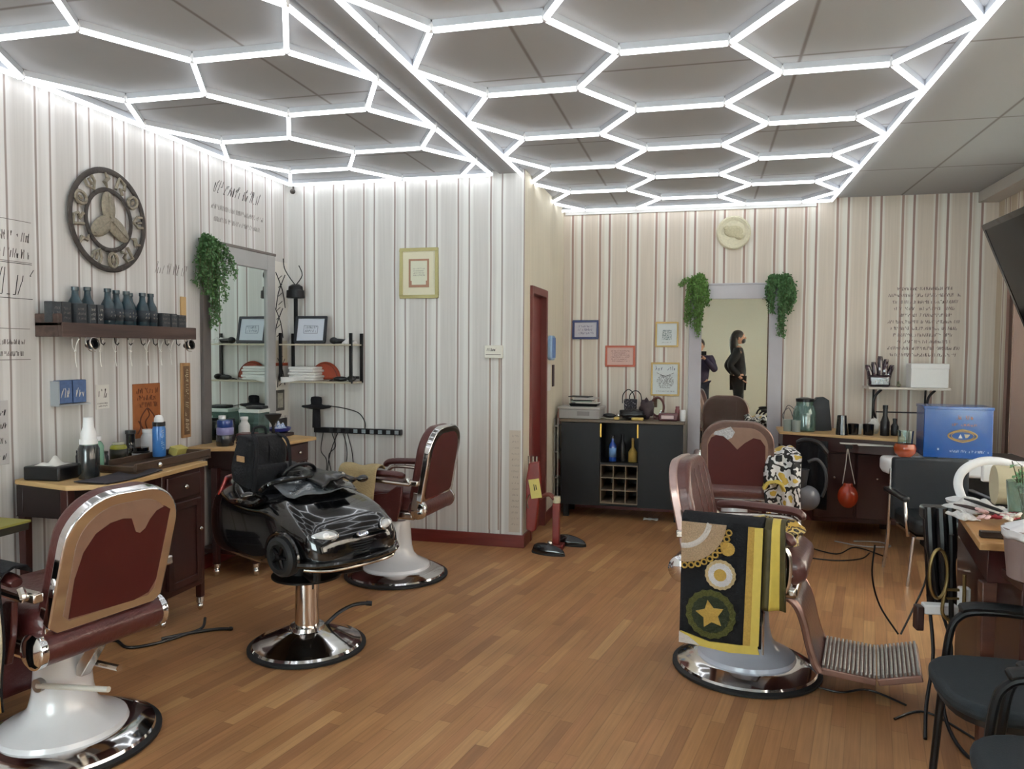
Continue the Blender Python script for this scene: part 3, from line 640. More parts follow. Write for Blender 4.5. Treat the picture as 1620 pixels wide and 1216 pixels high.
#@@PART3
# ------------------------------------------------------------ things on the left wall
# clock / carved wheel
wh=WT('round_wall_clock','large round dark metal wall ornament with raised characters between two rings','wall ornament','left',3.75,2.28,.012)
def torus(mb,R_,r,z=0,n=64,m=10,flat=.5):
    mb.tube([(R_*math.cos(2*PI*i/n),R_*math.sin(2*PI*i/n),z) for i in range(n)],r,m,closed=True,flat=flat)
IRON=mat('dark_cast_iron',(72,66,62),.6,.3,noise=.3,nscale=30,bump=.5,bscale=70); AGED=mat('aged_silver',(150,142,126),.55,.4,noise=.4,nscale=60,bump=.7,bscale=90)
mb=MB(); torus(mb,.282,.017,.01); mb.build('outer_ring',IRON,wh)
mb=MB(); torus(mb,.172,.014,.012); mb.build('inner_ring',IRON,wh)
rnd=random.Random(4)
for k in range(12):
    a=2*PI*k/12+.1; M=Matrix.Translation((.228*math.cos(a),.228*math.sin(a),.014))@Matrix.Rotation(a-PI/2,4,'Z')
    mb=MB(M); kind=k%4
    if kind==0: mb.tube([(-.03,.038,0),(-.032,0,0),(0,-.036,0),(.032,0,0),(.03,.038,0)],.009,6).tube([(0,.03,0),(.004,-.01,0)],.008,6)
    elif kind==1: mb.tube([(.032*math.cos(t),.04*math.sin(t),0) for t in [2*PI*i/14 for i in range(14)]],.010,6,closed=True).sph((0,0,0),(.012,.02,.006),8,6)
    elif kind==2: mb.tube([(-.03,-.035,0),(-.03,.04,0),(.02,.03,0),(.03,.0,0),(.0,-.012,0),(.03,-.038,0)],.010,6)
    else: mb.tube([(0,.042,0),(.018,.01,0),(-.008,-.012,0),(.006,-.042,0)],[.006,.014,.014,.005],6)
    mb.build('raised_character',AGED,wh)
for a,L_ in ((95,.13),(215,.13),(325,.15)):
    ar=math.radians(a); M=Matrix.Translation((.062*math.cos(ar),.062*math.sin(ar),.014))@Matrix.Rotation(ar,4,'Z')
    MB(M).sph((.01,0,0),(L_*.72,.052,.014),20,10).tube([(-.05,0,.014),(.09,0,.014)],.004,6).build('leaf_lobe',AGED,wh)
for a in (40,160,275):
    ar=math.radians(a); MB().tube([(.17*math.cos(ar),.17*math.sin(ar),.008),(.28*math.cos(ar),.28*math.sin(ar),.008)],.007,6).build('spoke',IRON,wh)
# coat shelf with bottles
sh=T('wall_shelf','dark rustic plank shelf with hooks on the left wall under the round ornament','shelf',(-3.38,3.83,1.60))
MB().bx(.0,.17,-.58,.485,.055,.075).build('shelf_board',BROWNW,sh,bevel=.003)
MB().bx(.15,.175,-.58,.485,.0,.075).build('front_rail',BROWNW,sh,bevel=.003)
MB().bx(0,.15,-.58,-.555,0,.12).build('end_board',BROWNW,sh,bevel=.003); MB().bx(0,.15,.46,.485,0,.055).build('end_board',BROWNW,sh,bevel=.003)
for k in range(9):
    y=-.42+k*.103; MB().tube([(.165,y,.0),(.17,y,-.03),(.185,y,-.04),(.195,y,-.028)],.003,6).build('hook',BLKMET,sh)
CORD=mat('white_cord',(214,212,208),.7)
for k,(y,nm) in enumerate(((3.33,''),(3.50,''),(3.61,''),(3.73,''),(3.86,''),(3.98,''),(4.07,''))):
    t=MB().tube(smooth([(-3.20,y+.02,1.59),(-3.21,y+.012,1.56),(-3.205,y,1.525),(-3.207,y+.002,1.48),(-3.205,y+.008,1.44)],4),.0028,6).tube(smooth([(-3.20,y-.025,1.59),(-3.205,y-.018,1.55),(-3.205,y,1.525)],4),.0022,6).sph((-3.205,y,1.525),(.006,.009,.005),8,6)
    solo('knotted_string','thin white knotted string with a knot hanging from a hook under the plank shelf','string',t,CORD,'white strings under the plank shelf')
for y,lab in((3.44,'small black cup-shaped spotlight hanging under the left half of the plank shelf'),(4.24,'small black cup-shaped spotlight hanging at the right end of the plank shelf')):
    t=T('hanging_cup',lab,'cup',(-3.20,y,1.565))
    M=Matrix.Rotation(math.radians(78),4,'Y')@Matrix.Rotation(0,4,'X')
    MB().lathe([(.012,-.04),(.026,-.02),(.030,.012),(.026,.013),(.02,-.01),(0,-.012)],n=20,M=M).build('cup',BLACK,t)
    MB().lathe([(.031,.008),(.034,.010),(.034,.016),(.030,.018)],n=20,M=M,caps=False).build('rim',CHROME2,t)
    MB().tube(smooth([(-.01,-.035,.035),(0,-.042,.0),(.0,-.02,-.035),(0,.02,-.04)],4),.003,6).build('ring',CHROME2,t)
BOTT=mat('teal_black_bottle',(30,56,66),.3,0,noise=.35,nscale=40,coat=.4); BLAB=mat('dark_bottle_label',(48,56,64),.6,noise=.5,nscale=60)
ys=[(3.47,.20,'the far-left bottle'),(3.555,.205,''),(3.665,.205,''),(3.73,.20,''),(3.81,.20,''),(3.876,.195,''),(3.942,.20,''),(4.012,.20,'')]
ORD=['leftmost','second from the left','third from the left','fourth from the left','fifth from the left','third from the right','second from the right','rightmost']
for k,(y,hh,_) in enumerate(ys):
    x=-3.30+(.035 if k in(0,1,5) else 0)*-1
    t=T('dark_bottle','dark teal glass bottle on the plank shelf, %s of the eight'%ORD[k],'bottle',(x,y,1.675),0,'dark bottles on the plank shelf')
    MB().lathe([(.0,0),(.034,.0),(.037,.008),(.037,.10),(.033,.12),(.020,.146),(.0175,.16),(.0165,hh-.022),(.0195,hh-.02),(.0195,hh),(.0,hh)],n=20).build('glass_body',BOTT,t)
    MB().lathe([(.0378,.025),(.0378,.092)],n=20,caps=False).build('label',BLAB,t,solid=.0006)
    q=MB(Matrix.Translation((.0395,-.018,.045))@Matrix(((0,0,1,0),(1,0,0,0),(0,1,0,0),(0,0,0,1)))); scribble(q,0,0,.036,.012,k,z=-.003); scribble(q,0,.022,.034,.012,k+30,z=-.003); q.build('label_lettering',mat('pale_print',(196,190,178),.7),t)
GB=mat('charcoal_box',(60,64,68),.75,noise=.25,nscale=40,bump=.3)
for y0,y1,x,zt,lab in ((3.245,3.305,-3.29,.108,'charcoal carton at the far left end of the plank shelf'),(3.312,3.372,-3.29,.11,'charcoal carton, second from the left on the plank shelf'),(3.385,3.455,-3.27,.108,'wider charcoal carton just left of the first dark bottle'),
        (3.462,3.505,-3.255,.105,'small printed carton in front of the leftmost dark bottle'),(3.515,3.56,-3.255,.105,'small printed carton in front of the second dark bottle'),(4.06,4.135,-3.28,.085,'low charcoal carton just right of the dark bottles'),(4.142,4.20,-3.28,.085,'low charcoal carton in the middle of the right-hand three'),(4.207,4.285,-3.28,.08,'wide low charcoal carton at the right end of the plank shelf')):
    t=T('carton',lab,'box',(x,(y0+y1)/2,1.675)); dd=.05
    MB().bx(-dd/2,dd/2,-(y1-y0)/2,(y1-y0)/2,0,zt).build('box_body',GB,t,bevel=.003)
    q=MB(Matrix.Translation((dd/2,-(y1-y0)/2+.008,.02))@Matrix(((0,0,1,0),(1,0,0,0),(0,1,0,0),(0,0,0,1)))); 
    for r in range(3): scribble(q,0,r*.025,(y1-y0)-.016,.012,int(y0*100)+r,z=.0)
    q.build('print',mat('pale_print',(196,190,178),.7) if 'printed' in lab else INKG,t)
# plaques on the left wall
def plaque(name,label,cat,wall,u,z,w_,h,m,th=.012,d=.0,tilt=0,group=None,bev=.002):
    t=WT(name,label,cat,wall,u,z,d,group,tilt)
    MB().box((0,0,th/2),(w_,h,th)).build('board',m,t,bevel=bev); return t
def lines(t,w_,h,z,rows,m=INK,seed=1,x0=None,y1=None,lh=.5,nm='lettering',tk=.0012,slant=.15):
    q=MB(); x0=-w_/2 if x0 is None else x0; y1=h/2 if y1 is None else y1
    for r in range(rows): scribble(q,x0+w_*.03*((r*7)%3),y1-(r+1)*h/rows+h/rows*(1-lh)/2,w_*(1-.06*((r*5)%3)),h/rows*lh,seed*31+r,z=z,t=tk,slant=slant)
    return q.build(nm,m,t)
p_=plaque('wooden_plank','narrow pale wooden board standing behind the right end of the plank shelf','board','left',4.41,1.80,.05,.17,PINE)
p_=WT('wooden_sign','tall narrow carved wooden sign hanging left of the tall mirror','sign','left',4.42,1.195,0)
MB().box((0,0,.008),(.085,.50,.016)).build('board',wood('aged_sign_wood',(150,108,68),(186,146,100),(30,3,30),.55),p_,bevel=.003)
MB().box((0,0,.017),(.055,.46,.004)).build('carved_field',mat('carved_brown',(120,92,66),.7,noise=.4,nscale=70,bump=.8),p_)
q=MB(Matrix.Translation((0.02,-.21,.0195))@Matrix.Rotation(PI/2,4,'Z'))
scribble(q,0,.004,.42,.032,77,z=0,t=.003); q.build('lettering',mat('sign_cream',(206,190,156),.6),p_)
p_=plaque('leather_plaque','orange tooled leather plaque with dark lettering on the left wall','plaque','left',4.055,1.155,.235,.335,COPPER,.01)
lines(p_,.19,.13,.0105,3,mat('burnt_brown',(92,46,26),.7),9,y1=.145,lh=.7,tk=.004,slant=0)
q=MB(); q.tube([(.055*math.cos(a)+.01*math.cos(3*a),-.065+.08*math.sin(a),.011) for a in [2*PI*i/24 for i in range(24)]],.004,6,closed=True).tube(smooth([(0,-.13,.011),(-.02,-.07,.011),(.015,-.03,.011),(0,.01,.011)],4),.004,6).tube(smooth([(-.09,-.14,.011),(-.06,-.10,.011),(-.08,-.06,.011)],4),.004,6)
q.build('tooled_figure',mat('burnt_brown',(92,46,26),.7),p_)
p_=WT('card_rack','small blue packs of cards in a clear wall rack on the left wall','card rack','left',3.45,1.305,0)
for k in range(2):
    MB().box((-.055+k*.098,0,.024),(.09,.125,.04)).build('blue_pack',mat('denim_blue',(86,112,158),.5,noise=.35,nscale=40),p_,bevel=.004)
q=MB(); scribble(q,-.09,-.03,.06,.05,3,z=.0455,t=.004); q.build('lettering',PAPER,p_); q=MB(); scribble(q,.01,-.03,.06,.05,4,z=.0455,t=.004); q.build('lettering',PAPER,p_)
MB().bx(-.11,.105,-.075,-.066,.0,.055).bx(-.112,-.106,-.07,.06,0,.055).build('rack_tray',mat('frosted_plastic',(196,202,208),.3,trans=.4),p_)
p_=plaque('wall_note','small white note with two dark emblems between the blue rack and orange plaque','note','left',3.70,1.26,.10,.14,PAPER,.003)
q=MB(); scribble(q,-.035,.0,.025,.045,11,z=.003,t=.004); scribble(q,.008,-.005,.03,.05,12,z=.003,t=.004); q.build('lettering',INK,p_); lines(p_,.08,.03,.003,2,INKG,13,y1=-.03)
p_=plaque('wall_poster','grey printed notice at the left edge of the left wall above the desk','poster','left',3.02,1.12,.12,.32,mat('grey_paper',(196,194,194),.8,noise=.03),.004)
for k,y in enumerate((.10,.035,-.04,-.12)): scr=lines(p_,.09,.03,.0045,1,INK,20+k,y1=y+.015,lh=.95,tk=.003)
# writing painted on the walls
def wall_writing(label,wall,u,z,w_,h,rows,seed,m=INKG,lh=.6,tk=.003,slant=.2,under=False):
    t=WT('painted_writing',label,'wall writing',wall,u,z,0.0002)
    q=MB(); q2=None
    for r in range(rows):
        k=1-.12*((r*5+seed)%4)/1.5
        scribble(q,-w_*k/2,h/2-(r+1)*h/rows,w_*k,h/rows*lh,seed*17+r,z=0,t=tk,slant=slant,n=int(w_*k/(h/rows*lh*.27)) if rows<=2 else None)
    q.build('lettering',m,t)
    if under:
        MB().bx(-w_/2,w_/2,-h/2-.02,-h/2-.017,0,.001).bx(-w_/2,w_/2,h/2+.017,h/2+.02,0,.001).build('rule_lines',m,t)
    return t
wall_writing('flowing dark script line painted high on the left wall near the corner','left',5.03,2.70,.62,.10,1,1,INK,.9,.005,.5)
wall_writing('two faded lines of small lettering painted under the high dark script','left',5.05,2.53,.78,.17,2,2,INKG,.4,.002)
wall_writing('single line of slanted script painted left of the hanging ivy','left',4.30,2.06,.40,.08,1,3,INKG,.9,.003,.3)
wall_writing('block lettering painted at the far left of the left wall above the script','left',3.06,2.08,.36,.17,2,4,INKG,.55,.004,.1,True)
wall_writing('large looping handwriting painted at the far left of the left wall','left',3.06,1.88,.36,.14,1,5,INK,.95,.004,.3,True)
wall_writing('small ruled lines of lettering painted at the far left beside the plank shelf','left',3.05,1.56,.34,.12,2,6,INKG,.4,.003,.1,True)
wall_writing('large block of faded dark lettering painted on the back wall above the small shelf','back',1.86,1.83,.58,.64,11,7,mat('brown_grey_ink',(122,108,104),.8),.48,.004,.05)
# tall mirror on the left wall
mr_=WT('wall_mirror','tall mirror in weathered grey wood frame on the left wall, ivy on its corner','mirror','left',5.03,1.50,.0)
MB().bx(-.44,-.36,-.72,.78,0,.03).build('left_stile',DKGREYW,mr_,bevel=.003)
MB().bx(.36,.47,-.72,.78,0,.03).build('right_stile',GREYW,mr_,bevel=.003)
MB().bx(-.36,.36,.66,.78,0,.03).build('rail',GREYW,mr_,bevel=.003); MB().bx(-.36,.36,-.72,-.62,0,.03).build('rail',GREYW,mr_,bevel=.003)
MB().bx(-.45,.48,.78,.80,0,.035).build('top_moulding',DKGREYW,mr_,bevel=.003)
MB().bx(-.36,.36,-.62,.66,.004,.012).build('mirror_glass',MIRROR,mr_)
# mirror on the back wall
mb_=WT('wall_mirror','tall mirror in pale lilac-grey frame on the back wall, ivy on both corners','mirror','back',.265,1.36,.0)
MB().bx(-.415,-.30,-.92,.80,0,.03).build('stile',GREYW2,mb_,bevel=.003); MB().bx(.30,.42,-.92,.80,0,.03).build('stile',GREYW2,mb_,bevel=.003)
MB().bx(-.30,.30,.67,.80,0,.03).build('rail',GREYW2,mb_,bevel=.003); MB().bx(-.30,.30,-.92,-.80,0,.03).build('rail',GREYW2,mb_,bevel=.003)
MB().bx(-.42,.425,.80,.815,0,.036).build('top_moulding',GREYW2,mb_,bevel=.003)
MB().bx(-.30,.30,-.80,.67,.004,.012).build('mirror_glass',mat('mirror_silvering_warm',(236,236,226),.01,1),mb_)
# hanging ivy
def ivy(label,wall,u,z,d,strands,seed,leaf=.014,m=GREEN):
    t=WT('hanging_ivy',label,'plant',wall,u,z,d,'hanging artificial ivy'); rnd=random.Random(seed); fo=MB(); st=MB()
    for (x0,y0,x1,y1,n) in strands:
        for k in range(n):
            a=x0+rnd.uniform(-.02,.02); b=x1+rnd.uniform(-.025,.025); ye=y1*rnd.uniform(.72,1.0); z0=rnd.uniform(.01,.05); z1=rnd.uniform(.015,.09)
            bow=rnd.uniform(.0,.03)
            pts=[(a+(b-a)*q+bow*math.sin(q*PI)*(1 if b>=a else -1),y0+(ye-y0)*q**1.25+.02*math.sin(q*PI),z0+(z1-z0)*math.sin(min(q*2.2,1)*PI/2)) for q in [i/9 for i in range(10)]]
            st.tube(pts,.0016,4)
            Lh=abs(ye-y0)+abs(b-a); nl=int(Lh/.0045)
            for i in range(nl):
                q=rnd.random(); f=q*9; i0=min(8,int(f)); fr_=f-i0
                p=Vector(pts[i0]).lerp(Vector(pts[i0+1]),fr_)+Vector((rnd.gauss(0,.009),rnd.gauss(0,.008),rnd.gauss(0,.008)))
                if p.z<.004: p.z=.004+rnd.random()*.01
                s_=leaf*rnd.uniform(.5,1.15); M=Matrix.Translation(p)@Matrix.Rotation(rnd.uniform(0,2*PI),4,'Z')@Matrix.Rotation(rnd.uniform(-1.1,1.1),4,'X')@Matrix.Rotation(rnd.uniform(-.8,.8),4,'Y')
                fo.add([(0,0,0),(s_*.42,s_*.35,.002),(s_*.36,s_*.85,0),(0,s_*1.25,-.002),(-s_*.36,s_*.85,0),(-s_*.42,s_*.35,.002)],[(0,1,2,3),(0,3,4,5)],M)
    st.build('stems',STEM,t); fo.build('foliage',m,t,ang=180)
    return t
ivy('dense trailing ivy over the top left corner of the left-wall mirror','left',4.60,2.26,.03,[(.0,.04,-.05,-.38,14),(.02,.04,.05,-.60,14),(.0,.02,.10,-.40,9),(.06,.03,.24,-.22,6),(-.02,.05,-.10,-.30,8)],1,.017,GREEN2)
ivy('trailing ivy on the left corner of the back mirror, one twig sticking out left','back',-.105,2.17,.035,[(.0,.06,.03,-.52,12),(.03,.07,.06,-.36,9),(-.02,.05,-.05,-.42,8),(-.02,.03,-.13,-.03,3),(.04,.08,.10,-.20,7)],2,.017)
ivy('bushy trailing ivy on the right corner of the back mirror','back',.635,2.17,.035,[(.0,.06,.03,-.50,12),(.04,.06,.07,-.34,10),(-.05,.06,-.08,-.18,9),(.06,.07,.12,-.20,9),(-.02,.04,-.05,-.30,7),(.08,.05,.10,-.30,5)],3,.017,GREEN2)
# ------------------------------------------------------------ left corner: barbed prints, lamp, racks
bw=WT('wall_print','tall white print of black knotted barbed wire in the left corner above the shelf rack','print','left',5.615,1.62,.0)
MB().box((0,0,.002),(.22,1.26,.004)).build('sheet',PAPER,bw)
rnd=random.Random(9)
for k,(cx_,cy__,s_) in enumerate(((0,.38,1),(-.03,.12,.9),(.0,-.28,.8))):
    q=MB(); q.tube(smooth([(cx_-.07*s_,cy__+.16*s_,.007),(cx_+.03*s_,cy__+.02,.007),(cx_+.07*s_,cy__-.12*s_,.007)],5),.004,5).tube(smooth([(cx_+.07*s_,cy__+.15*s_,.007),(cx_-.03,cy__+.0,.007),(cx_-.07*s_,cy__-.14*s_,.007)],5),.004,5)
    for j in range(4):
        yy=cy__-.1+.07*j; q.tube([(cx_-.03,yy,.007),(cx_+.02,yy+.03,.009)],.003,5)
    q.build('drawn_wire',INK,bw)
MB().box((0,-.10,.006),(.19,.18,.004)).build('cream_tag',mat('cream_card',(206,198,178),.8,noise=.06),bw); part('orange strip',MB().box((0,-.205,.008),(.20,.025,.006)).build('tag_strip',ORANGE,bw))
p_=plaque('wall_photo','small dark photo print pinned low in the left corner below the barbed wire print','print','left',5.60,.92+.20,.13,.17,mat('charcoal_print',(92,90,88),.7,noise=.6,nscale=30),.006)
MB().box((0,0,.007),(.08,.12,.003)).build('pale_figure',mat('pale_print2',(170,168,156),.7,noise=.5,nscale=40),p_)
p_=plaque('wall_photo','dark speckled print in the left corner just under the barbed wire sheet','print','left',5.62,.90,.17,.14,mat('dark_print',(70,70,72),.7,noise=.7,nscale=25),.006)
lp=T('wall_lantern','black cap-shaped lantern on a slim post standing in the left corner','lantern',(-3.25,5.64,1.60))
MB().bx(-.014,.014,-.01,.01,0,.36).build('post',BLKMET,lp,bevel=.002)
MB().lathe([(.0,.47),(.03,.468),(.058,.45),(.062,.42),(.075,.418),(.078,.36),(.07,.355),(.0,.352)],n=24,M=Matrix.Diagonal((1,.8,1,1))).build('shade',BLKMET,lp)
MB().tube(smooth([(0,0,.46),(.06,0,.54),(.03,0,.62)],4),.004,6).tube(smooth([(0,0,.46),(-.05,0,.52),(-.10,0,.60),(-.11,0,.68)],4),.004,6).build('wire_whisker',BLKMET,lp)
# two-tier wall rack on the alcove wall
rk=T('two_tier_rack','two-tier wall rack of thin boards and black uprights in the alcove corner','shelf',(-3.02,5.75,1.27))
MB().bx(-.32,.31,-.22,-.01,.30,.312).build('upper_board',wood('thin_board',(176,166,146),(200,190,168),(3,30,30)),rk,bevel=.002)
MB().bx(-.32,.31,-.22,-.01,.0,.012).build('lower_board',wood('thin_board',(176,166,146),(200,190,168),(3,30,30)),rk,bevel=.002)
for x in(-.315,.305):
    MB().bx(x-.012,x+.012,-.215,-.195,0,.40).build('front_upright',BLKMET,rk,bevel=.002)
    MB().bx(x-.012,x+.012,-.02,-.0,0,.40).build('rear_upright',BLKMET,rk,bevel=.002)
fr_=T('picture_frame','dark framed landscape drawing standing on the upper rack board','picture frame',(-3.10,5.62,1.583),rot=(math.radians(78),0,math.radians(3)))
def frame_parts(t,w_,h,b_,fm,mm,z0=0,th=.018,art=None,margin=0):
    q=MB().bx(-w_/2,w_/2,h/2-b_,h/2,z0,z0+th).bx(-w_/2,w_/2,-h/2,-h/2+b_,z0,z0+th).bx(-w_/2,-w_/2+b_,-h/2+b_,h/2-b_,z0,z0+th).bx(w_/2-b_,w_/2,-h/2+b_,h/2-b_,z0,z0+th)
    q.build('frame',fm,t,bevel=.003); MB().box((0,0,z0+.006),(w_-2*b_,h-2*b_,.006)).build('sheet',mm,t)
frame_parts(fr_,.27,.225,.02,mat('near_black_frame',(34,36,44),.4),mat('blue_white_sheet',(196,202,214),.6))
fr_.location.z+=.113
q=MB(); stroke2(q,[(-.06,-.03),(.06,-.03),(.06,.03),(-.06,.035),(-.06,-.03)],.003,.0095); scribble(q,-.05,-.02,.10,.02,8,z=.0095,t=.002); scribble(q,-.05,.01,.10,.02,9,z=.0095,t=.002); q.build('drawing',mat('slate_ink',(90,96,112),.8),fr_)
t=T('hair_trimmer','black hair trimmer lying on the upper rack board','trimmer',(-2.90,5.62,1.583))
MB().sph((0,0,.028),(.035,.03,.028),16,10).cyl((.02,0,.024),(.15,.01,.02),.022,.014).build('trimmer_body',BLACK,t); MB().bx(.15,.17,-.004,.02,.01,.03).build('blade',STEEL,t)
def clothlump(label,loc,dx,dy,dz,m,seed,cat='cloth',name='crumpled_cloth',rz=0):
    rnd=random.Random(seed); ph=[rnd.uniform(0,6) for _ in range(6)]
    def fn(u,v):
        x,y=(u-.5)*2,(v-.5)*2; e=max(0,1-max(abs(x),abs(y))**4)
        return (x*dx/2*(1-.08*math.sin(ph[4]+5*y)),y*dy/2*(1-.08*math.sin(ph[5]+6*x)),.003+dz*e*(.62+.20*math.sin(ph[0]+4*x+2*y)+.18*math.sin(ph[1]+7*y-3*x)+.10*math.sin(ph[2]+13*x)))
    o=solo(name,label,cat,MB().grid(fn,26,20),m,solid=.003,off=1,ang=80); o.location=loc; o.rotation_euler=(0,0,rz); return o
clothlump('crumpled white cloth at the right end of the upper rack board',(-2.765,5.63,1.583),.075,.12,.05,SOFTW,3)
# lower tier: towel stack, round bag, clipper
for k in range(5):
    w_=.24-.004*k; t=MB(Matrix.Rotation(.06*((k%3)-1),4,'Z')).box((0,0,.012),(w_,.17,.022)).build('folded_towel',SOFTW,None,bevel=.010,seg=3)
    t.location=(-3.16+.012*(k%2),5.63,1.283+k*.023)
    tag(t,'folded white towel on the lower rack board, %s of the stack'%['bottom','second from the bottom','middle','second from the top','top'][k],'towel','white towels on the lower rack board')
t=solo('draped_towel','white towel hanging over the front edge of the lower rack board','towel',MB().grid(lambda u,v:(-3.32+.22*u,5.524-.012*math.sin(u*8),1.285-.05*v*(1-.6*u)+.03),12,6),SOFTW,solid=.008)
t=T('round_bag','rust-red round leather bag standing behind the folded towels','bag',(-3.03,5.722,1.283))
MB(Matrix(((1,0,0,0),(0,0,1,0),(0,1,0,0),(0,0,0,1)))).prism([(.135*math.cos(a),.01+max(-.0,.145*math.sin(a))) for a in [PI*i/20 for i in range(21)]],-.018,.025).build('bag_body',mat('rust_leather',(160,66,40),.45,noise=.15),t,bevel=.02,seg=3)
MB().tube([(.12*math.cos(a),-.026,.012+.13*math.sin(a)) for a in [PI*i/20 for i in range(21)]],.003,6).build('seam',mat('rust_dark',(116,44,28),.5),t)
t=T('hair_clipper','black hair clipper with cord lying on the lower rack board','clipper',(-2.84,5.62,1.283),math.radians(10))
MB().sph((.0,0,.02),(.065,.022,.02),16,10).build('clipper_body',BLACK,t); MB().bx(.058,.078,-.014,.014,.01,.032).build('blade',STEEL,t); MB().tube(smooth([(-.06,0,.015),(-.1,.02,.004),(-.06,.05,.004),(0,.05,.004)],4),.003,6).build('cord',BLACK,t)
t=T('hair_clipper','small black clipper with spiky guard at the right end of the lower rack board','clipper',(-2.755,5.64,1.283),math.radians(80))
MB().sph((0,0,.024),(.05,.03,.024),14,10).build('clipper_body',BLACK,t)
q=MB()
for k in range(9): q.box((.05+.006,-.024+k*.006,.03),(.03,.002,.02))
q.build('comb_guard',BLACK,t)
# gold framed certificate
def picture(label,wall,u,z,w_,h,b_,fm,sm,rows,seed,group=None,tilt=0,tk=.0018,m=INK,inner=None):
    t=WT('picture_frame',label,'picture frame',wall,u,z,0,group,tilt); frame_parts(t,w_,h,b_,fm,sm)
    if rows: lines(t,(w_-2*b_)*.72,(h-2*b_)*.7,.0092,rows,m,seed,y1=(h-2*b_)*.36,lh=.62,tk=tk)
    return t
PG=mat('pale_gold_frame',(178,170,118),.4,.25,noise=.08)
t=picture('pale gold framed certificate on the alcove wall, alone above the barber chair','box',-2.218,2.15,.325,.40,.026,PG,mat('cream_mount',(222,218,192),.7,noise=.02),0,1)
MB().bx(-.085,.085,.098,.112,.009,.014).bx(-.085,.085,-.112,-.092,.009,.014).bx(-.085,-.071,-.092,.098,.009,.014).bx(.071,.085,-.092,.098,.009,.014).build('inner_border',mat('copper_border',(170,128,104),.6,noise=.15),t)
MB().box((0,.0,.0105),(.14,.19,.002)).build('certificate',mat('certificate_paper',(214,216,196),.8),t); lines(t,.10,.07,.0118,4,INKG,3,y1=.045,tk=.0009)
MB().bx(-.072,-.06,-.092,-.06,.011,.013).bx(.06,.072,-.092,-.06,.011,.013).build('corner_ornaments',mat('copper_border',(170,128,104),.6,noise=.15),t)
# thermostat / doorbell box on alcove wall
t=WT('thermostat','small cream thermostat box on the alcove wall above a cable duct','thermostat','box',-1.595,1.53,0)
MB().box((0,0,.016),(.145,.10,.032)).build('case',mat('cream_plastic',(222,220,208),.5),t,bevel=.006); q=MB(); scribble(q,-.05,.005,.08,.022,6,z=.032,t=.003,slant=0); q.build('lettering',INK,t); MB().box((0,-.022,.033),(.12,.004,.003)).build('slot',INKG,t)
MB().bx(-.04,-.028,-1.40,-.05,0,.008).bx(.036,.048,-1.40,-.05,0,.008).build('cable_duct',mat('duct_taupe',(176,160,150),.6),t)
t=WT('tape_strip','narrow strip of printed tape stuck low on the corner of the alcove wall','tape strip','box',-1.42,.52,0)
MB().bx(-.05,.04,-.40,.40,0,.003).build('strip',mat('beige_tape',(194,182,168),.8,noise=.06),t); lines(t,.06,.74,.0032,16,INKG,5,y1=.38,lh=.3,tk=.001)
# outlet rail, black hat, cords
t=T('outlet_rail','long black multi-socket power strip fixed to the alcove wall','power strip',(-2.75,5.75,.875))
MB().bx(-.38,.39,-.045,-.002,-.022,.022).build('rail_body',BLACK,t,bevel=.004)
for k in range(9): MB().box((-.22+k*.072,-.047,0),(.034,.006,.030)).build('socket',mat('grey_socket',(150,160,166),.5) if k>2 else mat('dark_socket',(44,46,50),.5),t,bevel=.002)
ht=T('hat_stand','black wide-brimmed hat shape on a thick black post on the power strip','hat',(-3.08,5.66,.90))
MB().cyl((0,0,.0),(0,0,.16),.034,.030,20).build('post',BLKFAB,ht)
MB().lathe([(.0,.150),(.06,.152),(.11,.162),(.125,.170),(.118,.180),(.06,.186),(.045,.192),(.048,.225),(.044,.248),(.02,.254),(0,.253)],n=36,M=Matrix.Diagonal((1.05,.55,1,1))).build('brim_and_crown',BLKFAB,ht)
MB().cyl((0,0,.19),(0,0,.20),.0,.0,4) if False else None
solo('arched_wire','thin black wire arching from the hat shape down to the power strip','cord',MB().tube(smooth([(-3.0,5.70,1.08),(-2.85,5.73,1.055),(-2.74,5.74,1.02),(-2.69,5.745,.95),(-2.68,5.73,.895)],6),.004,6),BLACK)
q=['nearest the corner','second from the corner','middle of the five','second from the right','rightmost of the five']
for k,(x,pts) in enumerate(((-3.06,[(0,0,.85),(-.02,0,.70),(.03,0,.62),(.02,0,.45)]),(-2.98,[(0,0,.85),(.03,0,.74),(-.03,0,.66),(.0,0,.5)]),(-2.93,[(0,0,.85),(-.06,0,.70),(-.09,0,.55),(-.08,0,.40)]),(-2.88,[(0,0,.85),(.03,0,.75),(.03,0,.62),(-.02,0,.42)]),(-2.84,[(0,0,.85),(.04,0,.70),(.05,0,.56),(.04,0,.45)]))):
    solo('hanging_cable','thin black cable dangling from the power strip, %s'%q[k],'cable',MB().tube(smooth([(x+a,5.735,c) for a,b,c in pts],6),.0035,6),BLACK,'cables dangling from the power strip')
solo('ceiling_sensor','small dark sensor at the ceiling corner above the alcove','sensor',MB().cyl((-3.30,5.70,2.88),(-3.30,5.70,2.84),.008).sph((-3.30,5.69,2.83),(.022,.022,.022),12,8),IRON)
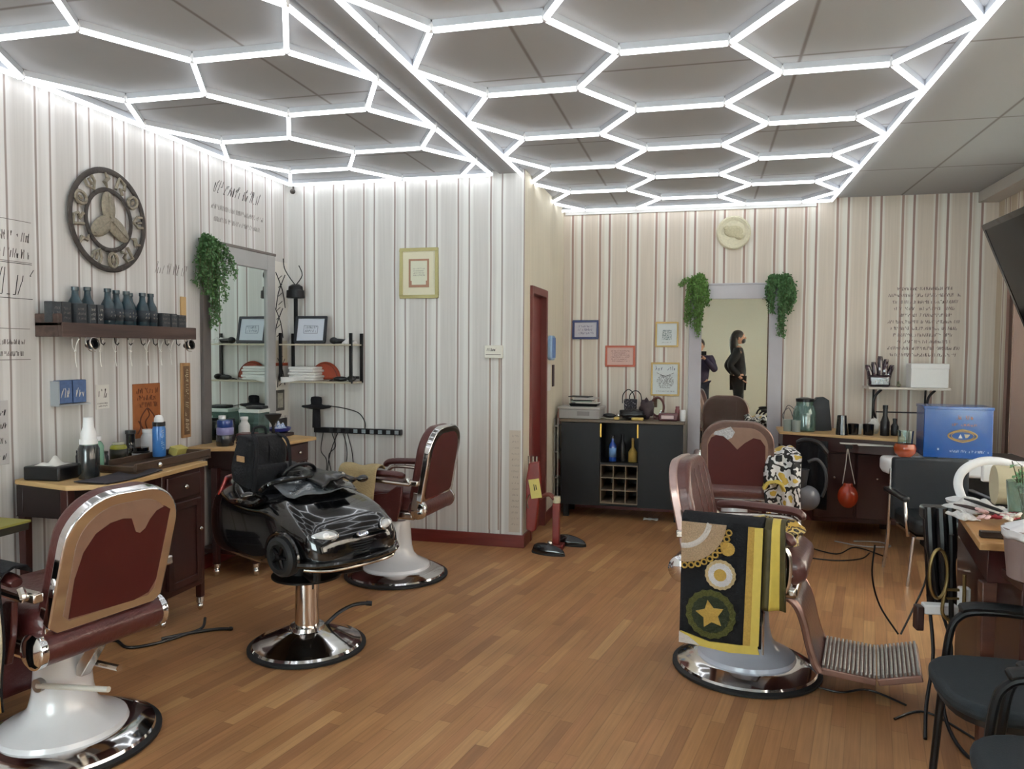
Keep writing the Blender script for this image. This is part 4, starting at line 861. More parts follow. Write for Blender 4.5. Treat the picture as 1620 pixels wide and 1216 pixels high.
#@@PART4
# ------------------------------------------------------------ back wall pictures
picture('small dark blue framed picture on the back wall, left of the orange one','back',-1.135,1.745,.255,.185,.02,mat('blue_frame',(44,54,104),.4),mat('lilac_sheet',(198,196,206),.7,noise=.05),3,41,tk=.003,m=mat('violet_ink',(100,92,130),.7))
picture('orange-red framed page of writing on the back wall above the black cabinet','back',-.795,1.49,.285,.205,.018,mat('coral_frame',(186,92,66),.45),mat('pink_sheet',(214,180,170),.7,noise=.04),6,42,tk=.002,m=mat('dusty_ink',(150,110,104),.7))
t=picture('upper gold framed white print beside the left ivy on the back wall','back',-.355,1.70,.215,.24,.015,GOLD,mat('white_sheet',(214,220,220),.7),0,1)
q=MB()
for r in range(6): scribble(q,-.045,-.05+r*.016,.09,.013,50+r,z=.0095,t=.003)
q.build('printed_block',mat('teal_ink',(88,112,114),.7),t); lines(t,.09,.02,.0095,1,INKG,3,y1=-.065)
t=picture('lower, larger gold framed print on the back wall, writing above a round drawing','back',-.365,1.275,.265,.32,.016,GOLD,mat('white_sheet',(214,220,220),.7),0,1)
q=MB(); scribble(q,-.095,.085,.07,.04,61,z=.0095,t=.004); scribble(q,.02,.085,.075,.04,62,z=.0095,t=.004); q.build('lettering',mat('slate_ink2',(96,102,124),.7),t)
q=MB(); rnd=random.Random(6)
for r in range(7): k=math.sqrt(max(.05,1-((r-3)/3.8)**2)); scribble(q,-.08*k,-.085+r*.018,.16*k,.016,70+r,z=.0095,t=.0025)
q.tube([(-.08,.06,.010),(0,.025,.010),(.08,.06,.010)],.002,4); q.build('drawing',mat('charcoal_ink',(92,90,90),.7),t); lines(t,.17,.02,.0095,1,INK,5,y1=-.105)
# plaster disc
t=WT('plaster_disc','round cream plaster relief disc high on the back wall','wall ornament','back',.236,2.64,0)
PL=mat('cream_plaster',(222,216,190),.75,noise=.12,nscale=60,bump=1,bscale=60)
MB().lathe([(.0,.02),(.11,.022),(.125,.035),(.145,.035),(.155,.02),(.155,0)],n=48).build('disc',PL,t)
MB().tube([(.14*math.cos(a),.14*math.sin(a),.034) for a in [2*PI*i/60 for i in range(60)]],[.008+.003*(i%2) for i in range(60)],6,closed=True).build('rope_rim',PL,t)
MB().sph((.0,.01,.028),(.085,.055,.014),20,10).sph((.05,-.035,.028),(.04,.03,.012),14,8).sph((-.06,.04,.028),(.03,.025,.014),14,8).build('relief_figure',mat('cream_relief',(200,192,160),.75,noise=.25,nscale=50,bump=1,bscale=60),t)
# things on the side wall right of the door
t=WT('quilted_pad','pale blue quilted pad in a clear pocket on the narrow side wall by the door','pad','side',6.76,1.565,0)
MB().prism(rrect(.20,.22,.05),0,.04).build('pad_body',mat('ice_blue',(150,186,222),.4,noise=.25,nscale=20,coat=.4),t,bevel=.01)
for k in range(3): MB().tube([(-.05+k*.05,-.09,.042),(-.05+k*.05,.09,.042)],.004,6).build('seam',mat('seam_blue',(70,110,180),.5),t)
p_=plaque('wall_sheet','white sheet pinned on the narrow side wall below the blue pad','sheet','side',6.72,1.30,.17,.24,PAPER,.006)
p_=plaque('wall_card','dark maroon card pinned right of the white sheet on the narrow side wall','card','side',6.93,1.31,.10,.20,mat('maroon_card',(60,38,44),.6),.006)
# tool rack between door and cabinet
t=T('tool_rack','narrow cluttered metal rack squeezed between the door and the black cabinet','rack',(-1.318,7.02,0))
for z in(.14,.36,.60,.84): MB().bx(-.022,.018,-.11,.14,z,z+.012).build('rack_shelf',mat('rack_grey',(150,146,140),.5,.3,noise=.2),t)
for x in(-.018,.014):
    for y in(-.105,.13): MB().bx(x-.005,x+.005,y-.005,y+.005,0,.92).build('rack_post',mat('rack_grey',(150,146,140),.5,.3,noise=.2),t)
for k,(z,m,lab) in enumerate(((.152,BLACK,'dark bottle standing on the lowest shelf of the narrow metal rack'),(.372,RED,'red-brown bottle on the second shelf of the narrow metal rack'),(.612,STEEL,'grey metal can on the third shelf of the narrow metal rack'),(.852,mat('dusty_rose',(150,104,96),.5),'dusty rose pot on the top shelf of the narrow metal rack'))):
    solo(('bottle','bottle','can','pot')[k],lab,('bottle','bottle','can','pot')[k],MB().lathe([(0,0),(.017,0),(.018,.06),(.016,.11),(.008,.13),(.008,.15),(0,.15)],(-1.318,6.99+.04*(k%2),z),20),m)
# black sideboard
cb=T('sideboard','matt black sideboard with open middle and wine rack against the back wall','cabinet',(-.735,7.15,0))
CB=mat('matt_black_cabinet',(17,18,22),.55,noise=.06); CBT=wood('dark_oak_edge',(92,78,62),(122,104,82),(2,30,30))
MB().bx(-.56,.57,-.20,.20,.885,.91).build('top_board',CBT,cb,bevel=.003)
MB().bx(-.54,-.52,-.185,.20,.12,.885).bx(-.20,-.18,-.185,.20,.12,.885).bx(.16,.18,-.185,.20,.12,.885).bx(.53,.55,-.185,.20,.12,.885).bx(-.52,.53,-.185,.20,.12,.14).bx(-.52,.53,.19,.20,.14,.885).bx(-.18,.16,-.185,.19,.50,.52).build('carcass',CB,cb,bevel=.002)
for x0,x1,s in((-.545,-.185,1),(.165,.555,-1)):
    f=MB().bx(x0,x1,-.205,-.186,.12,.882).build('door',CB,cb,bevel=.003)
    xh=x1+.008 if s>0 else x0-.008; MB().bx(xh-.006,xh+.006,-.21,-.19,.755,.875).build('handle',mat('brass',(190,148,70),.3,.8),f)
mb=MB().bx(-.18,.16,-.19,.18,.14,.152).bx(-.18,.16,-.19,.18,.49,.50)
for x in(-.18,-.066,.047,.152): mb.bx(x,x+.008,-.19,.18,.152,.49)
for z in(.26,.375): mb.bx(-.18,.16,-.19,.18,z,z+.008)
mb.build('wine_rack',mat('rack_wood',(140,124,104),.6,noise=.15),cb,bevel=.001)
for x in(-.50,.51):
    for y in(-.15,.16): MB().box((x,y,.06),(.05,.05,.12)).build('leg',CB,cb)
solo('paper_scrap','crumpled white paper scrap on the floor under the black sideboard','paper',MB().grid(lambda u,v:(-.52+.13*u,6.98+.08*v,.004+.01*math.sin(u*7+v*5)**2),8,6),PAPER,solid=.002)
def bottle(label,loc,r,h,m,neck=.35,capm=None,cat='bottle',name='bottle',lab=None,group=None,nr=.4):
    t=T(name,label,cat,loc,group=group); hb=h*(1-neck)
    MB().lathe([(0,0),(r*.94,0),(r,.006),(r,hb*.9),(r*.85,hb),(r*nr,hb+h*neck*.3),(r*nr,h*.93),(0,h*.93)],n=24).build('body',m,t)
    MB().lathe([(r*nr*1.15,h*.88),(r*nr*1.15,h),(0,h)],n=20).build('cap',capm or BLACK,t)
    if lab: MB().lathe([(r*1.012,hb*.25),(r*1.012,hb*.8)],n=24,caps=False).build('label',lab,t,solid=.0008)
    return t
bottle('blue bottle with pale label inside the open middle of the black sideboard',(-.815,7.06,.521),.034,.24,mat('cobalt_glass',(40,80,170),.2,coat=.5),lab=mat('sky_label',(120,160,210),.6,noise=.3,nscale=50))
bottle('nearly black bottle between the blue and the gold one in the sideboard',(-.725,7.07,.521),.03,.25,BLACK)
bottle('gold ornamental bottle at the right inside the open middle of the sideboard',(-.63,7.06,.521),.042,.22,GOLDT,neck=.55,capm=GOLD,nr=.3)
# on the sideboard
t=T('storage_case','grey lidded case on the left end of the black sideboard','case',(-1.115,7.12,.911),math.radians(-4))
MB().box((0,0,.045),(.38,.27,.09)).build('case_body',mat('grey_case',(168,166,164),.5,noise=.05),t,bevel=.008); MB().box((0,0,.10),(.40,.29,.022)).build('lid',mat('grey_lid',(182,180,177),.5,noise=.05),t,bevel=.006)
MB().bx(-.015,.10,-.138,-.134,.03,.07).build('front_recess',mat('grey_dark_case',(140,138,136),.6),t)
t=T('magazine_tray','open dark tray heaped with papers and tools on the grey case','tray',(-1.09,7.13,1.023))
MB().box((0,0,.012),(.27,.20,.024),taper=.9).build('tray',BLKMET,t,bevel=.003)
rnd=random.Random(8)
for k in range(6):
    q=solo('paper_pad','thin paper pad in the tray on the grey case, %s of six'%['lowest','second','third','fourth','fifth','topmost'][k],'paper',MB(Matrix.Rotation(rnd.uniform(-.4,.4),4,'Z')).box((rnd.uniform(-.04,.04),rnd.uniform(-.02,.02),.032+k*.011),(.20,.13,.008)),[PAPER,mat('pale_green_sheet',(168,180,170),.7),BLACK,PAPER,mat('grey_paper',(196,194,194),.8,noise=.03),BLACK][k],'papers in the tray on the sideboard'); q.location=(-1.09,7.13,1.023)
def lumpy(name,label,cat,loc,rx,ry,rz_,m,seed,flat=True):
    rnd=random.Random(seed); ph=[rnd.uniform(0,6) for _ in range(4)]
    def fn(u,v):
        a=2*PI*u; t_=PI*v; k=1+.14*math.sin(ph[0]+3*a+2*t_)+.1*math.sin(ph[1]+5*a-4*t_)+.08*math.sin(ph[2]+9*t_)
        if u in(0,1): k=1+.14*math.sin(ph[0]+2*t_)+.1*math.sin(ph[1]-4*t_)+.08*math.sin(ph[2]+9*t_)
        return (rx*k*math.sin(t_)*math.cos(a),ry*k*math.sin(t_)*math.sin(a),max(0,rz_*(1-k*math.cos(t_)*(1 if t_<PI/2 else 1))))
    o=solo(name,label,cat,MB().grid(fn,24,14),m,ang=80); o.location=loc; return o
t=T('hair_clipper','black coiled hair clipper with silver head on a pale dish, left on the sideboard','clipper',(-.82,7.07,.911))
MB().lathe([(0,0),(.09,.002),(.10,.010),(.095,.012),(0,.006)],n=28,M=Matrix.Diagonal((1.1,.7,1,1))).build('dish',mat('stone_dish',(196,190,176),.5),t)
MB().sph((-.03,0,.032),(.06,.026,.022),16,10).build('clipper_body',BLACK,t); MB().sph((.055,.0,.034),(.030,.024,.024),14,10).build('silver_head',CHROME2,t)
t=T('gift_bag','small dark patterned bag with tall wire loop handles on the sideboard','bag',(-.66,7.20,.911))
MB().box((-.01,0,.09),(.12,.08,.18),taper=.85).build('bag_body',blotch('dark_check',[(30,30,36),(60,58,66),(30,30,36),(150,146,150)],60),t,bevel=.01,seg=3)
for x,hh in((-.03,.27),(.035,.26)): MB().tube(smooth([(x-.055,0,.14),(x-.05,0,.22),(x,0,hh),(x+.05,0,.22),(x+.06,0,.10)],5),.005,6).build('wire_handle',BLKMET,t)
lumpy('clipper_case','low black clipper case in the middle of the sideboard top','case',(-.64,7.04,.911),.11,.07,.05,BLACK,2)
lumpy('leather_pouch','dark crumpled pouch with pink front, right of the wire-handled bag','pouch',(-.52,7.14,.911),.065,.05,.09,mat('dark_pouch',(58,44,48),.5,noise=.4,nscale=30),5)
for x,y,w_,lab in((-.775,7.0,.055,'small yellow sponge on the front edge of the sideboard, left one'),(-.585,6.985,.11,'long yellow sponge at the front edge of the sideboard top')):
    solo('sponge',lab,'sponge',MB().box((x,y,.925),(w_,.045,.026)),mat('straw_yellow',(214,186,110),.8,noise=.15,bump=.5),bevel=.010,seg=3)
t=T('table_mirror','small round mirror in a dark reddish ring standing on the sideboard','mirror',(-.42,7.18,.911))
MV=Matrix.Translation((0,0,.115))@Matrix.Rotation(PI/2,4,'X')
MB(MV).tube([(.058*math.cos(a),.085*math.sin(a),0) for a in [2*PI*i/32 for i in range(32)]],.011,8,closed=True).build('ring',mat('reddish_wood',(96,56,54),.4),t)
MB(MV).prism([(.052*math.cos(a),.079*math.sin(a)) for a in [2*PI*i/32 for i in range(32)]],-.003,.003).build('mirror_glass',MIRROR,t); MB().lathe([(.04,0),(.035,.012),(.012,.02),(0,.022)],n=20).build('foot',mat('reddish_wood',(96,56,54),.4),t)
t=T('boxed_set','dark red boxed set with pale label at the right of the sideboard','box',(-.315,7.06,.911))
MB().box((0,0,.035),(.17,.08,.07)).build('box_body',mat('wine_red_plastic',(92,40,48),.35,coat=.3),t,bevel=.012,seg=3); MB().bx(-.06,.05,-.043,-.040,.02,.05).build('label',mat('pink_label',(214,190,188),.6),t)
bottle('slim dusty red bottle beside the white tube on the sideboard',(-.235,7.10,.911),.022,.13,mat('dusty_red',(130,70,72),.4),capm=mat('dusty_red2',(110,56,60),.4),neck=.2,nr=.7)
solo('white_tube','white cylindrical pot at the right end of the sideboard top','pot',MB().lathe([(0,0),(.022,0),(.024,.004),(.024,.095),(.021,.10),(0,.10)],(-.185,7.06,.911),24),WHITE)
# shoe-shine corner
t=T('tool_caddy','red hanging holder stuffed with silver-handled tools, yellow tag, low at the corner','holder',(-1.355+.018,5.83,0),0)
MB(Matrix.Translation((.05,-.03,0))).prism([(-.05,.02),(-.055,.40),(-.03,.55),(.05,.56),(.065,.42),(.06,.30),(.03,.02),(0,-.0)],-.03,.03,Matrix(((1,0,0,0),(0,0,1,0),(0,1,0,.12),(0,0,0,1)))).build('holder_body',mat('lacquer_red',(130,40,34),.35,noise=.15,coat=.3),t,bevel=.012,seg=3)
for k in range(3): MB().cyl((.02+.028*k,-.04,.58),(.018+.03*k,-.045,.72),.009,.011,10).build('tool_handle',CHROME2,t)
TG=Matrix.Translation((.075,-.072,.47))@Matrix.Rotation(math.radians(-10),4,'Y')
tg=MB(TG).box((0,0,0),(.085,.004,.15)).build('tag',mat('yellow_tag',(220,206,120),.6,noise=.05),t); part('dark lettering',MB(TG).box((-.005,-.003,.01),(.006,.002,.05)).box((.01,-.003,.01),(.006,.002,.04)).build('tag_mark',INK,tg))
MB().tube(smooth([(.03,-.06,.42),(.01,-.065,.36),(.02,-.065,.31)],4),.006,6).build('spare_tool',CHROME2,t)
t=T('shoe_stand','dark red shoe-shine post with a bent arm by the doorway','shoe stand',(-1.10,5.80,0),0)
MB().box((0,0,.20),(.055,.055,.32)).build('post',mat('lacquer_red',(130,40,34),.35),t,bevel=.006)
MB().tube(smooth([(0,0,.36),(-.05,.0,.42),(-.12,.01,.40),(-.17,.01,.36)],5),[.028]*16,10,flat=.6).build('bent_arm',mat('dusty_red3',(120,66,56),.5),t)
MB().lathe([(.03,.36),(.034,.38),(.03,.41),(.0,.412)],n=16).build('white_cap',mat('yellowed_cap',(196,190,160),.5),t)
MB().box((0,0,.02),(.12,.12,.04)).build('foot_block',RED,t,bevel=.008)
def shoe(label,loc,rz):
    t=T('shoe',label,'shoe',loc,rz,'black shoes by the doorway')
    def fn(u,v):
        a=2*PI*u; x=-.13+.27*v; w_=.036+.012*math.sin(v*PI)+.008*math.sin(v*2.2*PI-.6); hh=.035+.045*(1-v)**.6*(1 if v>.05 else .9)
        e=max(.05,math.sin(min(1,max(0,v))*PI)**.35); c,s_=math.cos(a),math.sin(a)
        return (x,w_*e*c,.018+hh*e*max(0,s_)+ (.0 if s_>0 else .006*s_))
    MB().grid(fn,20,18).build('upper',mat('black_shoe_leather',(18,18,19),.25,coat=.4),t,ang=80)
    MB().prism([(-.135+.275*q,(.034+.014*math.sin(q*PI))*math.sin(q*PI)**.35) for q in [i/14 for i in range(15)]]+[(-.135+.275*q,-(.034+.014*math.sin(q*PI))*math.sin(q*PI)**.35) for q in [1-i/14 for i in range(1,14)]],0,.02).build('sole',RUBBER,t)
    MB().tube([(-.05,0,.075),(-.02,0,.075),(.02,0,.066)],.010,6).build('laces',BLACK,t); return t
shoe('black shoe lying nearest the camera in front of the red shoe-shine post',(-1.13,5.62,0),math.radians(-12))
shoe('black shoe behind the red shoe-shine post, toe pointing right',(-1.02,5.93,0),math.radians(-8))
solo('steel_can','small steel can standing behind the nearer black shoe','can',MB().lathe([(0,0),(.022,0),(.022,.07),(.017,.08),(0,.082)],(-1.13,5.70,.0),16),CHROME2)
# ------------------------------------------------------------ towel and capes on the chairs
CH=Matrix.Translation((.22,3.85,0))@Matrix.Rotation(math.radians(-11),4,'Z')
tw=T('draped_towel','black towel with gold braid, rosettes and a star hanging over the chair arm','towel',(.255,3.843,0),math.radians(-11),None)
BLKTOW=mat('black_towelling',(20,22,27),.95,noise=.2,nscale=60,bump=.4,bscale=120)
X0,X1,ZT,ZB,YO=-.285,.075,.785,.215,-.345
def towf(u,v):   # u along the arm, v over the arm and down the outside
    x=X0+(X1-X0)*u; s_=v*.86
    wob=.002*math.sin(u*9+v*3)
    if s_<.12: return (x,-.235,.64+s_*1.12)
    if s_<.22:
        a=(s_-.12)/.10*PI; return (x,-.285+.052*math.cos(a),.774+.030*math.sin(a))
    d_=(s_-.22)/.64; return (x-.0*d_,-.340-.010*d_+wob,.774-(.774-ZB-.02*u)*d_)
MB().grid(towf,18,36).build('cloth',BLKTOW,tw,solid=.008)
FT=Matrix(((1,0,0,0),(0,0,1,-.3575),(0,1,0,0),(0,0,0,1)))  # local XY -> chair x,z ; +Z -> +y so use negative offsets
def deco(): return MB(FT@Matrix.Rotation(0,4,'X'))
BEAD=mat('beaded_silver_gold',(196,170,140),.45,.3,noise=.45,nscale=160,bump=1,bscale=260)
# quarter disc of beading top left, gold zigzag edge
def arcpts(r,a0,a1,n,cx_,cz_): return [(cx_+r*math.cos(a0+(a1-a0)*i/n),cz_+r*math.sin(a0+(a1-a0)*i/n)) for i in range(n+1)]
cx0,cz0=X0+.004,.785
qd=[(cx0,cz0-.0)]+arcpts(.20,0,-PI/2,12,cx0,cz0); qd=[(x,min(z,.772)) for x,z in qd]
deco().prism(qd,-.004,.001).build('beaded_corner',BEAD,tw)
deco().tube([(x,min(z,.77),-.004) for x,z in arcpts(.125,0,-PI/2,12,cx0,cz0)],.012,6,flat=.3).build('silver_band',mat('silver_brocade',(206,200,196),.5,.2,noise=.2,nscale=120,bump=.6),tw)
zz=MB(FT)
N_=11
for i in range(N_):
    a=-PI/2*(i+.5)/N_; r0=.215; c=(cx0+r0*math.cos(a),cz0+r0*math.sin(a))
    if c[1]>.765: continue
    zz.tube([(c[0]+.012*math.cos(t_),c[1]+.012*math.sin(t_),-.003) for t_ in [2*PI*j/10 for j in range(10)]],.0042,5,closed=True)
zz.build('gold_lace_edge',GOLDT,tw)
def rosette(nm,cx_,cz_,rings,lab=None):
    ob=None
    for k,(r,m,h) in enumerate(rings):
        o=MB(FT).prism([(cx_+r*math.cos(a)*(1+(.05 if j%2 else 0)),cz_+r*math.sin(a)*(1+(.05 if j%2 else 0))) for j,a in enumerate([2*PI*i/36 for i in range(36)])],-h,.001).build(nm if k==0 else 'ring',m,tw if k==0 else ob)
        if k==0: ob=o
    return ob
rosette('gold_spot',-.075,.665,[(.030,GOLDT,.003)])
rosette('white_rosette',-.105,.545,[(.066,mat('gold_white_fringe',(206,184,140),.6,.2,noise=.4,nscale=150,bump=1),.003),(.052,mat('white_petals',(214,212,216),.7,noise=.2,nscale=90,bump=.8),.005),(.027,GOLDT,.007)])
md=rosette('round_medallion',-.145,.36,[(.108,mat('olive_gold_embroidery',(92,94,44),.6,.2,noise=.7,nscale=130,bump=1),.003),(.082,mat('dark_green_embroidery',(44,54,34),.7,noise=.8,nscale=110,bump=1),.0045)])
st=[]
for i in range(10):
    a=PI/2+i*PI/5+.2; r=.066 if i%2==0 else .034; st.append((-.145+r*math.cos(a),.36+r*math.sin(a)))
MB(FT).prism(st,-.008,.001).build('gold_star',GOLDT,md)
MB(FT).prism([(.012,.775),(.058,.775),(.046,.24),(-.002,.22)],-.005,.001).build('gold_band',GOLDT,tw)
MB(FT).prism([(.04,.775),(.075,.775),(.066,.25),(.03,.235)],-.0065,.001).build('yellow_border',YEL,tw)
MB(FT).prism([(-.28,.265),(-.15,.235),(-.02,.24),(.06,.25),(.07,.212),(-.06,.20),(-.285,.215)],-.006,.001).build('lower_border',YEL,tw)
MB(FT).prism([(-.285,.262),(-.24,.245),(-.19,.212),(-.285,.212)],-.008,.001).build('pale_corner',mat('silver_brocade',(206,200,196),.5,.2,noise=.2,nscale=120,bump=.6),tw)
# second fold hanging further inside the arm
t=T('folded_scarf','black and yellow satin scarf folded over the chair arm right of the towel','scarf',(.25,3.844,0),math.radians(-11))
def scf(u,v,o=0):
    x=.085+.085*u; s_=v*.50
    if s_<.10: 
        a=s_/.10*PI; return (x,-.285+.046*math.cos(a)-.004,.772+.034*math.sin(a))
    d_=(s_-.10)/.40; return (x-.012*d_+.02*d_*u,-.334-.012*math.sin(u*PI*2)*(.4+d_)-.01,.772-.36*d_)
MB().grid(scf,14,24).build('satin',mat('olive_satin',(70,62,28),.5,noise=.6,nscale=20),t,solid=.006)
MB().grid(lambda u,v:tuple(a+b for a,b in zip(scf(.35+.4*u,v),(0,-.008,.002))),8,24).build('yellow_stripe',YEL,t,solid=.004)
PRINT=blotch('gold_black_print',[(28,24,22),(196,160,70),(70,50,34),(214,190,120),(30,26,24),(150,130,90)],15,.6)
ZEB=blotch('black_white_gold_print',[(20,20,22),(226,226,226),(24,24,26),(222,222,224),(204,172,76)],10,.6)
def drape(label,name,M,pts,wdt,m,seed,amp=.012,nu=18,solid=.008,cat='cape'):
    """cloth following a side profile pts (x,z) swept over y, with folds"""
    P=smooth([(a,0,b) for a,b in pts],6); n=len(P)-1; ph=seed*1.7
    def fn(u,v):
        f=v*n; i=min(n-1,int(f)); p=P[i].lerp(P[i+1],f-i); y=(u-.5)*wdt*(1+.10*math.sin(v*5+ph))
        k=amp*math.sin(u*13+v*4+ph)+amp*.6*math.sin(u*23-v*7+ph)
        return (p.x+k,y+.3*k,p.z+.4*abs(k))
    o=solo(name,label,cat,MB().grid(fn,nu*2,n*2),m,solid=solid,ang=80); o.matrix_world=M; return o
lumpy('printed_cape','bunched gold and black printed cape lying on the seat of the towel chair','cape',(.31,3.80,.637),.155,.17,.055,PRINT,12)
def zeb(u,v):
    x=.435+.25*u; k=.012*math.sin(u*10+v*5)+.008*math.sin(u*19-v*9)
    if v<.35:
        q=v/.35; return (x,6.16-.34*q+k,.785+.055*math.sin(q*PI*.9)*(1-.5*abs(u-.4))+k)
    q=(v-.35)/.65; bow=math.sin(min(1,q*1.2)*PI)*.03
    return (x+.03*q-.02*math.sin(q*3),5.80-bow+k*1.6,.795-.56*q*(1-.12*math.cos(u*3)))
solo('printed_cape','white, black and gold patterned cape over the right arm of the mirror chair','cape',MB().grid(zeb,30,40),ZEB,solid=.008,ang=80)
drape('small yellow cloth bunched against the patterned cape of the mirror chair','yellow_cloth',Matrix.Translation((.50,5.74,0)),[(-.07,.56),(-.05,.60),(.0,.615),(.04,.60),(.06,.555)],.14,YEL,2,.008,cat='cloth')
# ------------------------------------------------------------ right back corner
rd=T('barber_desk','dark mahogany counter with pale board top right of the back mirror','desk',(1.10,6.93,0),0)
MB().prism([(-.47,-.05),(-.46,.40),(.55,.40),(.46,-.34),(.38,-.38)],.84,.862).build('desktop',PINE,rd,bevel=.003)
MB().prism([(-.44,-.02),(-.44,.38),(.50,.38),(.43,-.34)],.72,.838).build('drawer_case',DARKWOOD,rd,bevel=.003)
MB().bx(-.20,.46,-.10,.38,.12,.72).build('cupboard',DARKWOOD,rd,bevel=.004)
for x0,x1 in((-.19,.12),(.14,.45)):
    f=MB().bx(x0,x1,-.118,-.101,.16,.70).build('door',DARKWOOD,rd,bevel=.005); MB().sph(((x0+x1)/2,-.128,.5),.011).build('knob',CHROME2,f)
for x in(-.42,.44): MB().box((x,.30,.36),(.05,.05,.72)).build('leg',DARKWOOD,rd)
MB().bx(-.02,.30,-.30,-.24,.80,.806).bx(.10,.36,-.37,-.31,.80,.806).build('paper_strips',PAPER,rd)
J=T('glass_jar','large greenish glass jar standing on the counter right of the back mirror','jar',(.84,6.98,.862))
MB().lathe([(0,0),(.085,0),(.095,.01),(.095,.16),(.08,.21),(.07,.22),(.07,.26),(.066,.26),(.066,.215),(.076,.205),(.09,.155),(.09,.012),(0,.008)],n=32).build('glass_body',mat('green_glass',(150,186,178),.08,trans=.75,coat=.3),J)
MB().lathe([(.0,.255),(.073,.255),(.075,.28),(.03,.29),(0,.29)],n=28).build('lid',BLACK,J); MB().sph((.0,0,.08),(.07,.07,.07),16,10).build('contents',mat('wet_green_tools',(60,84,80),.4,noise=.7,nscale=30),J)
solo('black_carton','tall black carton leaning behind the glass jar on the counter','box',MB(Matrix.Translation((1.005,7.08,.862))@Matrix.Rotation(math.radians(-6),4,'Y')).box((0,0,.13),(.13,.10,.26)).prism([(-.065,.26),(.065,.26),(.03,.29),(-.03,.29)],-.05,.05,Matrix(((1,0,0,0),(0,0,1,0),(0,1,0,0),(0,0,0,1)))),mat('charcoal_carton',(40,42,46),.5,noise=.2),bevel=.004)
for k,(x,y,lab) in enumerate(((.70,6.93,'small pale glass tumbler at the left edge of the counter'),(.765,6.89,'small pale glass tumbler just in front of the greenish jar'))):
    solo('tumbler',lab,'tumbler',MB().lathe([(0,0),(.034,0),(.038,.10),(.034,.10),(.031,.006),(0,.006)],(x,y,.863),20),mat('milky_glass',(196,206,200),.2,trans=.5))
t=T('cable_bundle','loose bundle of thin grey wire standing behind the pale tumblers','cable',(.72,7.08,.862))
MB().tube(smooth([(0,0,.01),(-.04,0,.10),(-.01,0,.21),(.05,0,.17),(.06,0,.08),(.0,0,.04),(-.05,0,.12),(.0,0,.19),(.04,.0,.1)],5),.004,6).build('wire_loops',INKG,t)
def cup(label,loc,r0,r1,h,m,name='cup'):
    return solo(name,label,'cup',MB().lathe([(0,0),(r0,0),(r1,h),(r1-.004,h),(r0-.004,.008),(0,.008)],loc,24),m)
cup('tall glossy black cup on the counter, alone left of the low black cups',(1.105,6.76,.863),.048,.036,.16,mat('gloss_black',(14,14,16),.15,coat=.5))
cup('low black cup with a white gap beside it on the counter, left of two',(1.20,6.80,.863),.04,.044,.09,mat('gloss_black',(14,14,16),.15,coat=.5))
cup('low black cup on the counter, right of two',(1.315,6.80,.863),.04,.044,.09,mat('gloss_black',(14,14,16),.15,coat=.5))
solo('white_card','small white card upright between the two low black cups','card',MB().bx(1.245,1.272,6.84,6.85,.863,.95),PAPER)
lumpy('paper_towel','crumpled white tissue on the counter right of the low black cups','tissue',(1.385,6.93,.863),.04,.03,.06,PAPER,7)
bottle('black spray bottle with tall neck on the counter under the small shelf',(1.44,6.80,.863),.036,.25,BLACK,neck=.5,nr=.5)
bottle('short black bottle right of the tall-necked spray bottle on the counter',(1.52,6.83,.863),.03,.14,BLACK,neck=.4,nr=.5)
# small shelf on scroll brackets
t=T('wall_shelf','small pale shelf on black scroll legs on the back wall at the right','shelf',(1.68,7.22,0))
MB().bx(-.31,.33,-.10,.19,1.225,1.245).build('shelf_board',wood('pale_grey_board',(186,178,170),(208,200,190),(3,30,30)),t,bevel=.003)
for x in(-.22,.20):
    MB().tube(smooth([(x+.02,-.06,1.224),(x-.03,-.06,1.16),(x-.04,-.06,1.05),(x-.02,-.05,.98),(x-.01,-.04,.864)],5),.011,8).build('scroll_leg',BLKMET,t)
    MB().tube(smooth([(x,.15,1.224),(x,.16,1.1),(x,.17,.98),(x,.18,.864)],4),.009,8).build('scroll_leg',BLKMET,t)
MB().tube([(-.24,-.055,1.03),(.18,-.055,1.03)],.006,8).build('cross_bar',BLKMET,t)
t=T('fist_sculpture','dark purple glossy hand-shaped sculpture on the small right-hand shelf','sculpture',(1.47,7.22,1.246))
PUR=mat('aubergine_gloss',(52,34,44),.2,noise=.3,nscale=40,coat=.6)
MB().box((0,0,.05),(.18,.09,.10),taper=.95).build('base_block',PUR,t,bevel=.02,seg=3)
for k,(x,h_,a) in enumerate(((-.07,.19,-.12),(-.035,.215,-.05),(.005,.265,0),(.04,.24,.06),(.07,.19,.14))): MB().tube(smooth([(x,0,.07),(x+a*.05,-.01,h_*.6),(x+a*.2,0,h_-.02),(x+a*.22,.0,h_)],4),[.024]*5+[.022]*4+[.019]*3+[.010],10).build('finger',PUR,t)
q=MB(Matrix.Translation((0,-.046,.03))@Matrix.Rotation(PI/2,4,'X')); scribble(q,-.06,0,.12,.03,14,z=.0,t=.003); q.build('pale_scratches',mat('pale_print',(196,190,178),.7),t)
t=T('white_box','white lidded cardboard box on the small right-hand shelf','box',(1.845,7.20,1.246)); MB().box((0,0,.10),(.29,.16,.20)).build('box_body',mat('white_card_box',(222,222,220),.5,noise=.03),t,bevel=.005); MB().bx(-.148,.148,-.083,.083,.16,.205).build('lid',mat('white_card_box',(222,222,220),.5),t,bevel=.004)
solo('figurine','tiny pale figurine on the shelf between the dark sculpture and the white box','figurine',MB().sph((1.625,7.20,1.262),(.02,.015,.016),10,8).sph((1.62,7.20,1.287),(.011,.010,.012),10,8),mat('moss_figure',(120,120,96),.6,noise=.4))
